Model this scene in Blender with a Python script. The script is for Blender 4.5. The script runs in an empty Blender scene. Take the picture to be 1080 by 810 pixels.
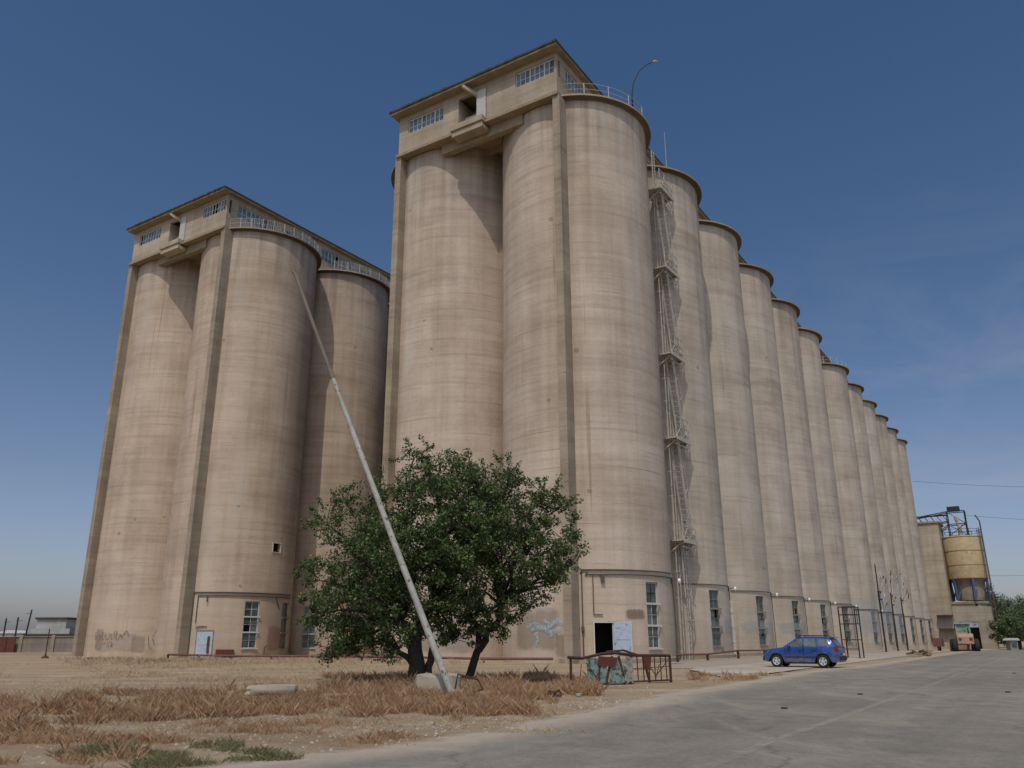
import bpy, math, random
from math import sin, cos, pi, radians as R_, sqrt, atan2, degrees
from mathutils import Vector, Matrix, noise
random.seed(7)
C = bpy.context.scene.collection
sc = bpy.context.scene

# ------------------------------------------------------------------ mesh builder
class MB:
    def __init__(s): s.v = []; s.f = []; s.m = []; s.cur = 0
    def add(s, vs, fs):
        o = len(s.v); s.v += [tuple(v) for v in vs]
        for f in fs: s.f.append(tuple(i + o for i in f)); s.m.append(s.cur)
        return s
    def mat(s, i): s.cur = i; return s
    def box(s, x0, x1, y0, y1, z0, z1):
        s.add([(x0,y0,z0),(x1,y0,z0),(x1,y1,z0),(x0,y1,z0),(x0,y0,z1),(x1,y0,z1),(x1,y1,z1),(x0,y1,z1)],
              [(3,2,1,0),(4,5,6,7),(0,1,5,4),(1,2,6,5),(2,3,7,6),(3,0,4,7)]); return s
    def obox(s, M, hx, hy, hz):
        P = [M @ Vector((a*hx, b*hy, c*hz)) for c in (-1,1) for a,b in ((-1,-1),(1,-1),(1,1),(-1,1))]
        s.add(P, [(3,2,1,0),(4,5,6,7),(0,1,5,4),(1,2,6,5),(2,3,7,6),(3,0,4,7)]); return s
    def bar(s, a, b, w, h=None):
        a = Vector(a); b = Vector(b); h = w if h is None else h
        d = b - a; L = d.length
        if L < 1e-6: return s
        q = d.to_track_quat('X', 'Z').to_matrix().to_4x4()
        s.obox(Matrix.Translation((a+b)/2) @ q, L/2, w/2, h/2); return s
    def tube(s, pts, r, n=6, caps=True):
        pts = [Vector(p) for p in pts]; rs = r if isinstance(r, (list, tuple)) else [r]*len(pts)
        vs = []; fs = []; prev = None
        for i, p in enumerate(pts):
            d = (pts[min(i+1, len(pts)-1)] - pts[max(i-1, 0)])
            if d.length < 1e-7: d = Vector((0,0,1))
            d.normalize()
            if prev is None:
                a = d.orthogonal().normalized()
            else:
                a = (prev - d*prev.dot(d))
                a = a.normalized() if a.length > 1e-5 else d.orthogonal().normalized()
            prev = a; b = d.cross(a)
            for k in range(n):
                t = 2*pi*k/n; vs.append(p + (a*cos(t) + b*sin(t))*rs[i])
        for i in range(len(pts)-1):
            for k in range(n):
                k2 = (k+1) % n; fs.append((i*n+k, i*n+k2, (i+1)*n+k2, (i+1)*n+k))
        if caps:
            fs.append(tuple(range(n-1, -1, -1))); o = (len(pts)-1)*n; fs.append(tuple(range(o, o+n)))
        s.add(vs, fs); return s
    def lathe(s, prof, n=24, a0=0, a1=2*pi, c=(0,0,0)):
        full = abs(a1-a0-2*pi) < 1e-6; m = n if full else n+1; vs = []; fs = []
        for (r, z) in prof:
            for k in range(m):
                t = a0 + (a1-a0)*k/n; vs.append((c[0]+r*cos(t), c[1]+r*sin(t), c[2]+z))
        for i in range(len(prof)-1):
            for k in range(n):
                k2 = (k+1) % m; fs.append((i*m+k, i*m+k2, (i+1)*m+k2, (i+1)*m+k))
        s.add(vs, fs); return s
    def prism(s, poly, y0, y1):           # poly in xz, extruded along y
        n = len(poly)
        vs = [(x, y0, z) for x, z in poly] + [(x, y1, z) for x, z in poly]
        fs = [tuple(range(n)), tuple(range(2*n-1, n-1, -1))] + [((i+1) % n, i, i+n, (i+1) % n+n) for i in range(n)]
        s.add(vs, fs); return s
    def build(s, name, mats, parent=None, smooth=None, loc=None, rotz=0, bevel=0):
        me = bpy.data.meshes.new(name); me.from_pydata(s.v, [], s.f)
        mats = mats if isinstance(mats, (list, tuple)) else [mats]
        for m in mats: me.materials.append(m)
        me.polygons.foreach_set('material_index', s.m)
        if smooth: me.shade_smooth() if smooth is True else None
        o = bpy.data.objects.new(name, me); C.objects.link(o)
        if smooth and smooth is not True:
            me.shade_smooth(); me.set_sharp_from_angle(angle=R_(smooth))
        if loc: o.location = loc
        if rotz: o.rotation_euler.z = rotz
        if parent: o.parent = parent
        if bevel:
            b = o.modifiers.new('Bevel', 'BEVEL'); b.width = bevel; b.segments = 2; b.limit_method = 'ANGLE'
        return o

def thing(name, label, cat, loc=(0,0,0), rotz=0, group=None):
    o = bpy.data.objects.new(name, None); C.objects.link(o)
    o.location = loc; o.rotation_euler = (0,0,rotz); o.empty_display_size = .3
    return tag(o, label, cat, group)
def tag(o, label, cat, group=None, kind=None):
    if label: o['label'] = label
    if cat: o['category'] = cat
    if group: o['group'] = group
    if kind: o['kind'] = kind
    return o
def struct(o): o['kind'] = 'structure'; return o
def dup(root, label=None, loc=None, rotz=None, parent=None):
    r = root.copy(); C.objects.link(r)
    if loc is not None: r.location = loc
    if rotz is not None: r.rotation_euler.z = rotz
    if label: r['label'] = label
    if parent: r.parent = parent
    for ch in [o for o in root.children]: dup(ch, parent=r)
    return r

# ------------------------------------------------------------------ materials
def newmat(name):
    m = bpy.data.materials.new(name); m.use_nodes = True
    nt = m.node_tree; return m, nt, nt.nodes['Principled BSDF']
def N(nt, t, **k):
    n = nt.nodes.new(t)
    for a, b in k.items(): setattr(n, a, b)
    return n
def noise_n(nt, vec, scale, detail=4, rough=.55, dist=0):
    n = N(nt, 'ShaderNodeTexNoise'); n.inputs['Scale'].default_value = scale
    n.inputs['Detail'].default_value = detail; n.inputs['Roughness'].default_value = rough
    n.inputs['Distortion'].default_value = dist
    if vec: nt.links.new(vec, n.inputs['Vector'])
    return n.outputs['Fac']
def mapping(nt, vec, s):
    n = N(nt, 'ShaderNodeMapping'); n.inputs['Scale'].default_value = s; nt.links.new(vec, n.inputs['Vector']); return n.outputs['Vector']
def ramp(nt, fac, stops):
    n = N(nt, 'ShaderNodeValToRGB'); e = n.color_ramp.elements
    while len(e) < len(stops): e.new(.5)
    for i, (p, c) in enumerate(stops):
        e[i].position = p; e[i].color = (c[0], c[1], c[2], 1) if hasattr(c, '__len__') else (c, c, c, 1)
    nt.links.new(fac, n.inputs['Fac']); return n.outputs['Color']
def mix(nt, fac, a, b, mode='MIX'):
    n = N(nt, 'ShaderNodeMix', data_type='RGBA', blend_type=mode)
    def put(v, i):
        if isinstance(v, (tuple, list)): n.inputs[i].default_value = (v[0], v[1], v[2], 1)
        else: nt.links.new(v, n.inputs[i])
    if isinstance(fac, (int, float)): n.inputs[0].default_value = fac
    else: nt.links.new(fac, n.inputs[0])
    put(a, 6); put(b, 7); return n.outputs[2]
def math_n(nt, op, a, b=None, clamp=False):
    n = N(nt, 'ShaderNodeMath', operation=op); n.use_clamp = clamp
    for i, v in enumerate((a, b)):
        if v is None: continue
        if isinstance(v, (int, float)): n.inputs[i].default_value = v
        else: nt.links.new(v, n.inputs[i])
    return n.outputs[0]
def bump(nt, bs, h, strength=.3, dist=.02):
    n = N(nt, 'ShaderNodeBump'); n.inputs['Strength'].default_value = strength; n.inputs['Distance'].default_value = dist
    nt.links.new(h, n.inputs['Height']); nt.links.new(n.outputs[0], bs.inputs['Normal'])
def maprange(nt, v, a, b, c=0, d=1, smooth=True):
    n = N(nt, 'ShaderNodeMapRange'); n.interpolation_type = 'SMOOTHSTEP' if smooth else 'LINEAR'
    nt.links.new(v, n.inputs[0])
    for i, x in enumerate((a, b, c, d)): n.inputs[i+1].default_value = x
    return n.outputs[0]

def concrete(name, lo, hi, silo=False, wear=1.0, warm=(1,1,1)):
    m, nt, bs = newmat(name)
    tc = N(nt, 'ShaderNodeTexCoord').outputs['Object']
    rnd = N(nt, 'ShaderNodeObjectInfo').outputs['Random']
    off = N(nt, 'ShaderNodeVectorMath', operation='ADD'); nt.links.new(tc, off.inputs[0])
    cb = N(nt, 'ShaderNodeCombineXYZ'); k = math_n(nt, 'MULTIPLY', rnd, 90)
    for i in range(3): nt.links.new(k, cb.inputs[i])
    nt.links.new(cb.outputs[0], off.inputs[1]); v = off.outputs[0]
    bands = noise_n(nt, mapping(nt, v, (.035,.035,.55)), 1.0, 7, .68, .35)
    fineb = noise_n(nt, mapping(nt, v, (.12,.12,3.0)), 1.0, 4, .6, .3)
    strk = noise_n(nt, mapping(nt, v, (1.1,1.1,.05)), 1.0, 5, .6)
    blot = noise_n(nt, v, .22, 6, .6)
    fine = noise_n(nt, v, 5, 6, .7)
    col = ramp(nt, bands, [(.24, lo), (.50, [(a+b)/2 for a, b in zip(lo, hi)]), (.72, hi)])
    col = mix(nt, .6*wear, col, ramp(nt, blot, [(.3, (.68,.62,.56)), (.62, (1.10,1.09,1.08))]), 'MULTIPLY')
    col = mix(nt, .38*wear, col, ramp(nt, fineb, [(.34, (.72,.70,.67)), (.52, (1.02,1.01,1))]), 'MULTIPLY')
    col = mix(nt, .42*wear, col, ramp(nt, strk, [(.36, (.74,.71,.68)), (.55, (1.05,1.05,1.05))]), 'MULTIPLY')
    col = mix(nt, .4, col, ramp(nt, fine, [(.3, (.78,.77,.75)), (.7, (1.12,1.12,1.12))]), 'MULTIPLY')
    if silo:
        z = N(nt, 'ShaderNodeSeparateXYZ'); nt.links.new(tc, z.inputs[0]); Z = z.outputs[2]
        # cast joints of the slip form: thin dark lines, warped a little
        zz = math_n(nt, 'ADD', Z, math_n(nt, 'MULTIPLY', blot, .5))
        fr = math_n(nt, 'FRACT', math_n(nt, 'DIVIDE', zz, 1.35))
        ln = math_n(nt, 'LESS_THAN', fr, math_n(nt, 'MULTIPLY', fine, .075))
        ln = math_n(nt, 'MULTIPLY', ln, ramp(nt, noise_n(nt, mapping(nt, v, (.25,.25,1.3)), 1, 3), [(.48, 0), (.62, 1)]))
        col = mix(nt, math_n(nt, 'MULTIPLY', ln, .45), col, (.13,.11,.085))
        # rain soot under the rim
        top = math_n(nt, 'MULTIPLY', maprange(nt, Z, 36, 43.6), ramp(nt, strk, [(.35, 1), (.62, .1)]))
        col = mix(nt, math_n(nt, 'MULTIPLY', top, .45), col, (.14,.115,.085))
        # a few strong stain rings
        ring = ramp(nt, noise_n(nt, mapping(nt, v, (.02,.02,.22)), 1, 5, .75, .6), [(.60, 0), (.68, 1)])
        col = mix(nt, math_n(nt, 'MULTIPLY', ring, .30), col, (.16,.12,.085))
        # plastered and dusty foot
        foot = math_n(nt, 'MULTIPLY', maprange(nt, Z, 2.4, .1), ramp(nt, noise_n(nt, v, .8, 5), [(.35, .1), (.65, 1)]))
        col = mix(nt, math_n(nt, 'MULTIPLY', foot, .55), col, (.34,.22,.14))
        low = maprange(nt, Z, 6.4, 5.9)
        col = mix(nt, math_n(nt, 'MULTIPLY', low, .28), col, (.50,.41,.31))
        # rust and soot runs
        run = ramp(nt, noise_n(nt, mapping(nt, v, (1.9,1.9,.035)), 1, 3, .5), [(.64, 0), (.70, 1)])
        col = mix(nt, math_n(nt, 'MULTIPLY', run, math_n(nt, 'MULTIPLY', ramp(nt, noise_n(nt, v, .12, 3), [(.45, 0), (.6, 1)]), .4)), col, (.17,.115,.075))
        # square repair patches and bolt holes
        br = N(nt, 'ShaderNodeTexVoronoi', feature='F1'); br.inputs['Scale'].default_value = .55; nt.links.new(v, br.inputs['Vector'])
        dot_ = math_n(nt, 'LESS_THAN', br.outputs['Distance'], .11)
        pick = math_n(nt, 'GREATER_THAN', noise_n(nt, v, .35, 2), .60)
        col = mix(nt, math_n(nt, 'MULTIPLY', math_n(nt, 'MULTIPLY', dot_, pick), .5), col, (.14,.115,.09))
        # light grey mineral wash
        w = ramp(nt, noise_n(nt, mapping(nt, v, (.3,.3,.05)), 1, 4), [(.56, 0), (.72, 1)])
        col = mix(nt, math_n(nt, 'MULTIPLY', w, .35), col, (.50,.47,.41))
    nt.links.new(col, bs.inputs['Base Color']); bs.inputs['Roughness'].default_value = .93
    bs.inputs['Specular IOR Level'].default_value = .15
    bump(nt, bs, math_n(nt, 'ADD', fine, math_n(nt, 'MULTIPLY', fineb, .8)), .55, .035)
    return m

def paint(name, col, rough=.6, var=.35, scale=3, rust=0, metal=0, bumpy=.1, spec=.3):
    m, nt, bs = newmat(name)
    tc = N(nt, 'ShaderNodeTexCoord').outputs['Object']
    n = noise_n(nt, tc, scale, 6, .65)
    c = mix(nt, var, col, ramp(nt, n, [(.25, [x*.45 for x in col]), (.75, [min(1, x*1.25) for x in col])]))
    if rust:
        r = ramp(nt, noise_n(nt, tc, scale*2.3, 6, .7), [(.62-rust*.3, 0), (.68-rust*.22, 1)])
        c = mix(nt, r, c, ramp(nt, noise_n(nt, tc, scale*9, 3), [(.3, (.045,.02,.012)), (.7, (.16,.07,.035))]))
    nt.links.new(c, bs.inputs['Base Color']); bs.inputs['Roughness'].default_value = rough; bs.inputs['Metallic'].default_value = metal
    bs.inputs['Specular IOR Level'].default_value = spec
    if bumpy: bump(nt, bs, noise_n(nt, tc, scale*6, 4), bumpy, .01)
    return m

def glass(name, col=(.03,.045,.045), rough=.08):
    m, nt, bs = newmat(name)
    tc = N(nt, 'ShaderNodeTexCoord').outputs['Object']
    n = noise_n(nt, tc, 1.3, 4)
    c = ramp(nt, n, [(.35, col), (.7, [min(1, x*3.2+.01) for x in col])])
    g = N(nt, 'ShaderNodeNewGeometry').outputs['Random Per Island']
    c = mix(nt, ramp(nt, g, [(.55, 0), (1, .75)]), c, (.16,.18,.17))
    nt.links.new(c, bs.inputs['Base Color']); 
    nt.links.new(ramp(nt, noise_n(nt, tc, 2.1, 4), [(.3, rough), (.7, rough+.35)]), bs.inputs['Roughness'])
    bump(nt, bs, noise_n(nt, tc, 1.0, 1), .12, .05)
    return m

def leafmat(name, dark, light, trans=.25):
    m, nt, bs = newmat(name)
    g = N(nt, 'ShaderNodeNewGeometry')
    c = ramp(nt, g.outputs['Random Per Island'], [(0, dark), (.55, [(a+b)/2 for a, b in zip(dark, light)]), (1, light)])
    nt.links.new(c, bs.inputs['Base Color']); bs.inputs['Roughness'].default_value = .5
    bs.inputs['Specular IOR Level'].default_value = .35
    t = N(nt, 'ShaderNodeBsdfTranslucent'); nt.links.new(c, t.inputs['Color'])
    mx = N(nt, 'ShaderNodeMixShader'); mx.inputs[0].default_value = trans
    nt.links.new(bs.outputs[0], mx.inputs[1]); nt.links.new(t.outputs[0], mx.inputs[2])
    nt.links.new(mx.outputs[0], nt.nodes['Material Output'].inputs['Surface'])
    return m

def stain(name, col, amt=.6, scale=1.2):
    m, nt, bs = newmat(name)
    tc = N(nt, 'ShaderNodeTexCoord')
    n = noise_n(nt, tc.outputs['Object'], scale, 6, .7)
    uv = N(nt, 'ShaderNodeSeparateXYZ'); nt.links.new(tc.outputs['UV'], uv.inputs[0])
    def edge(o):
        a = maprange(nt, o, 0, .3); b = maprange(nt, o, 1, .7); return math_n(nt, 'MULTIPLY', a, b)
    e = math_n(nt, 'MULTIPLY', edge(uv.outputs[0]), edge(uv.outputs[1]))
    a = math_n(nt, 'MULTIPLY', ramp(nt, math_n(nt, 'MULTIPLY', n, math_n(nt, 'ADD', e, .35)), [(.36, 0), (.55, 1)]), amt)
    nt.links.new(a, bs.inputs['Alpha']); bs.inputs['Base Color'].default_value = (*col, 1); bs.inputs['Roughness'].default_value = .9
    return m

M = {}
M['silo'] = concrete('silo_concrete', (.425,.348,.277), (.535,.452,.366), silo=True)
M['silow'] = concrete('silo_concrete_warm', (.422,.338,.258), (.535,.442,.345), silo=True)
M['silog'] = concrete('silo_concrete_grey', (.420,.368,.300), (.525,.466,.388), silo=True)
M['soffit'] = concrete('rim_soffit_shade_dirt', (.11,.085,.06), (.20,.16,.115))  # dark brown holds the overhang's shade painted in, along with dirt
M['conc'] = concrete('gallery_concrete', (.33,.28,.21), (.47,.41,.32))
M['rim'] = concrete('rim_concrete', (.25,.205,.155), (.42,.36,.28))
M['pil'] = concrete('pilaster_concrete', (.26,.215,.16), (.40,.34,.26))
M['greyconc'] = concrete('grey_concrete', (.27,.24,.19), (.42,.385,.31))
M['slab'] = concrete('slab_concrete', (.28,.24,.185), (.44,.39,.31))
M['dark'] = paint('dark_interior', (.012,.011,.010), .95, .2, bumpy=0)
M['roofm'] = paint('roof_felt', (.06,.05,.042), .9, .5)
M['eave'] = paint('eave_underside', (.30,.235,.155), .9, .6, 1.2)
M['white'] = paint('old_white_paint', (.46,.45,.41), .6, .35, 4, rust=.06)
M['whitec'] = paint('white_frame', (.55,.55,.52), .6, .4, 5)
M['greyframe'] = paint('grey_window_frame', (.25,.24,.21), .7, .5, 4, rust=.15)
M['glass'] = glass('dark_glass')
M['glassg'] = glass('green_glass', (.035,.05,.042), .2)
M['glassb'] = glass('sky_glass', (.05,.07,.09), .12)
M['bluedoor'] = paint('pale_blue_door', (.40,.47,.55), .6, .35, 3, rust=.08)
M['teal'] = paint('faded_teal_panel', (.20,.30,.28), .7, .6, 3, rust=.4)
M['rust'] = paint('rusty_iron', (.075,.038,.024), .85, .7, 5)
M['redpipe'] = paint('red_pipe', (.17,.075,.058), .75, .6, 2)
M['conduit'] = paint('conduit_metal', (.10,.085,.07), .7, .4, 3)
M['stair'] = paint('stair_metal', (.50,.46,.40), .7, .5, 3, rust=.12)
M['blackmetal'] = paint('black_metal', (.03,.028,.026), .7, .5, 3)
M['polegrey'] = paint('galvanised_pole', (.42,.41,.35), .65, .7, 2.5, rust=.12)
M['polerust'] = paint('pole_tip', (.19,.15,.115), .7, .5, 2)
M['lampglass'] = paint('lamp_glass', (.75,.75,.72), .3, .1)
M['downpipe'] = paint('pale_downpipe', (.50,.46,.40), .7, .5, 3)
M['brown'] = paint('red_brown_steel', (.12,.04,.028), .8, .6, 3)

# ------------------------------------------------------------------ frame of the silo blocks
TH = R_(57.137); U = Vector((cos(TH), sin(TH), 0)); V = Vector((-sin(TH), cos(TH), 0))
B0 = Vector((5.585, 63.334, 0)); L0 = B0 + V*41.1
S, W_, RS, H = 12.526, 12.344, 6.33, 44.0
GAP = 6.43
def ground_z(x, y):
    q = Vector((x, y, 0)) - B0; l = q.dot(U)
    t = min(1, max(0, (l-45)/110)); return -1.0*t*t*(3-2*t)
def W(lx, ly, z=0): p = B0 + U*lx + V*ly; return Vector((p.x, p.y, z))
def onground(lx, ly): p = W(lx, ly); p.z = ground_z(p.x, p.y); return p

# ------------------------------------------------------------------ silo with real openings
def silo_mesh(ops):
    """ops: list of (phi0, phi1, z0, z1, depth) in degrees/metres"""
    ph = set(range(-180, 180, 5)); zs = {-1.6, 6, 15, 24, 33, 43.82}
    for a, b, z0, z1, d in ops:
        ph = {p for p in ph if not (a-1.2 < p < a+1.2 or b-1.2 < p < b+1.2)}; ph |= {a, b}; zs |= {z0, z1}
    ph = sorted(ph); zs = sorted(zs); mb = MB(); n = len(ph)
    P = [(RS*cos(R_(p)), RS*sin(R_(p)), z) for z in zs for p in ph]; F = []
    for i in range(len(zs)-1):
        for k in range(n):
            k2 = (k+1) % n; mid = (ph[k] + (ph[k2] if k2 else ph[0]+360))/2; zm = (zs[i]+zs[i+1])/2
            if any(a < mid < b and z0 < zm < z1 for a, b, z0, z1, d in ops): continue
            F.append((i*n+k, i*n+k2, (i+1)*n+k2, (i+1)*n+k))
    mb.add(P, F)
    F2 = MB()
    for a, b, z0, z1, d in ops:
        A = [q for q in ph if a <= q <= b]
        o = [(RS*cos(R_(p)), RS*sin(R_(p))) for p in A]; mid = R_((a+b)/2)
        i_ = [(x-d*cos(mid), y-d*sin(mid)) for x, y in o]
        m = len(A)
        vs = [(x, y, z) for z in (z0, z1) for x, y in o] + [(x, y, z) for z in (z0, z1) for x, y in i_]
        fs = []
        for k in range(m-1):
            fs.append((k, k+1, 2*m+k+1, 2*m+k)); fs.append((m+k+1, m+k, 3*m+k, 3*m+k+1))
            F2.cur = 0
        fs += [(0, 2*m, 3*m, m), (m-1, 2*m-1, 4*m-1, 3*m-1)]
        mb.mat(0).add(vs, fs)
        mb.mat(1).add([vs[2*m], vs[3*m-1], vs[4*m-1], vs[3*m]], [(0,1,2,3)]).mat(0)
    mb.box(-.5,.5,-.5,.5,43.5,43.59)
    return mb
def cylM(phi, z=0, r=RS):
    p = R_(phi); return Matrix.Translation((r*cos(p), r*sin(p), z)) @ Matrix.Rotation(p+pi/2, 4, 'Z')   # local x tangential, -y outward
def put(mb, Mx):
    mb.v = [tuple(Mx @ Vector(v)) for v in mb.v]; return mb
def window(silo, phi, z0, z1, w, fm, gm, tiers=3, inset=.2, broken=0, curtain=False):
    fr = MB(); h = z1-z0; hw = w/2; y = inset; t = .07
    for x0, x1 in ((-hw, -hw+t), (hw-t, hw)): fr.box(x0, x1, y-.05, y+.05, 0, h)
    th = h/tiers
    for i in range(tiers+1):
        zc = i*th; a, b = max(0, zc-.06), min(h, zc+.06)
        pr = -.10 if 0 < i < tiers else -.05
        fr.box(-hw+t+.003, hw-t-.003, y+pr, y+.05, a, b)
        if 0 < i < tiers: fr.box(-hw-.12, hw+.12, -.09, -.012, zc-.05, zc+.07)
    for i in range(tiers):
        if curtain and i == tiers-1: continue
        fr.box(-.025, .025, y-.03, y+.03, i*th+.062, (i+1)*th-.062)
        for sx in (-1, 1):
            a, b = sorted((sx*.027, sx*(hw-t-.003)))
            fr.box(a, b, y-.025, y+.025, i*th+th/2-.02, i*th+th/2+.02)
    fr.box(-hw-.1, hw+.1, -.1, -.012, -.1, -.01)
    Mx = cylM(phi, z0)
    wo = put(fr, Mx).build('window', fm, silo)
    pn = MB()
    for i in range(tiers):
        for j in range(2):
            for sx in (0, 1):
                if (i, j, sx) in (broken or ()): continue
                x0 = -hw+t+.004 if sx == 0 else .028; x1 = -.028 if sx == 0 else hw-t-.004
                za = i*th+.064 if j == 0 else i*th+th/2+.022; zb = i*th+th/2-.022 if j == 0 else (i+1)*th-.064
                ti = random.uniform(-.012, .012)
                pn.add([(x0, y+ti, za), (x1, y-ti, za), (x1, y-ti*.3, zb), (x0, y+ti*.6, zb)], [(0,1,2,3)])
    put(pn, Mx).build('pane', gm, wo)
    return wo
def arc_pts(r, p0, p1, z, n=14): return [(r*cos(R_(p0+(p1-p0)*i/n)), r*sin(R_(p0+(p1-p0)*i/n)), z) for i in range(n+1)]
def patch(silo, name, p0, p1, z0, z1, m, r=RS+.03, n=12):
    vs = []; fs = []; uv = []
    for j in range(5):
        for i in range(n+1):
            a = R_(p0+(p1-p0)*i/n); vs.append((r*cos(a), r*sin(a), z0+(z1-z0)*j/4)); uv.append((i/n, j/4))
    for j in range(4):
        for i in range(n): k = j*(n+1)+i; fs.append((k, k+1, k+n+2, k+n+1))
    mb = MB().add(vs, fs); o = mb.build(name, m, silo, smooth=True)
    l = o.data.uv_layers.new(name='UVMap')
    for lp in o.data.loops: l.data[lp.index].uv = uv[lp.vertex_index]
    return o
def ribbon(silo, name, strokes, m, wd=.07, r=RS+.035):
    """strokes: lists of (phi, z)"""
    mb = MB()
    for st in strokes:
        pts = [(R_(p)*r, z) for p, z in st]
        L = []; 
        for i, (a, z) in enumerate(pts):
            a0, z0 = pts[max(0, i-1)]; a1, z1 = pts[min(len(pts)-1, i+1)]
            dx, dz = a1-a0, z1-z0; l = sqrt(dx*dx+dz*dz) or 1; nx, nz = -dz/l*wd/2, dx/l*wd/2
            for sg in (1, -1):
                aa = (a+sg*nx)/r; L.append((r*cos(aa), r*sin(aa), z+sg*nz))
        fs = [(2*i, 2*i+1, 2*i+3, 2*i+2) for i in range(len(pts)-1)]
        mb.add(L, fs)
    return mb.build(name, m, silo)
def curve(pts, n=6):        # Catmull-Rom through (phi,z)
    out = []; P = [pts[0]]+list(pts)+[pts[-1]]
    for i in range(1, len(P)-2):
        for k in range(n):
            t = k/n; q = []
            for d in (0, 1):
                a, b, c, e = P[i-1][d], P[i][d], P[i+1][d], P[i+2][d]
                q.append(.5*((2*b)+(-a+c)*t+(2*a-5*b+4*c-e)*t*t+(-a+3*b-3*c+e)*t**3))
            out.append(tuple(q))
    out.append(pts[-1]); return out

def rim_mb():
    mb = MB(); r = RS+.5
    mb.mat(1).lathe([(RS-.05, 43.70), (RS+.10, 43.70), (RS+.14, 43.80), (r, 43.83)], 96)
    mb.mat(0).lathe([(r, 43.83), (r, 43.99), (r-.1, 44.03), (.02, 44.06)], 96)
    return mb
rim_proto = None
def add_rim(silo):
    global rim_proto
    if rim_proto is None:
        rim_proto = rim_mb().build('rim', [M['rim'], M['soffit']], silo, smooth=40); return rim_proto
    r = rim_proto.copy(); C.objects.link(r); r.parent = silo; return r

def railing(parent, cx, cy, p0, p1, step=9, bars=False, r=RS+.25, mt='white'):
    mb = MB(); n = max(2, int(abs(p1-p0)/4))
    for z in (.55, 1.1): mb.tube([(cx+x, cy+y, 44.05+z) for x, y, _ in arc_pts(r, p0, p1, 0, n)], .02, 5)
    k = int(abs(p1-p0)/step)
    for i in range(k+1):
        a = R_(p0+(p1-p0)*i/k); x, y = cx+r*cos(a), cy+r*sin(a); mb.bar((x, y, 44.0), (x, y, 45.18), .06)
    if bars:
        k = int(abs(p1-p0)/1.6)
        for i in range(k+1):
            a = R_(p0+(p1-p0)*i/k); x, y = cx+r*cos(a), cy+r*sin(a); mb.bar((x, y, 44.12), (x, y, 45.1), .022)
    return mb.build('railing', M[mt], parent)

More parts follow.
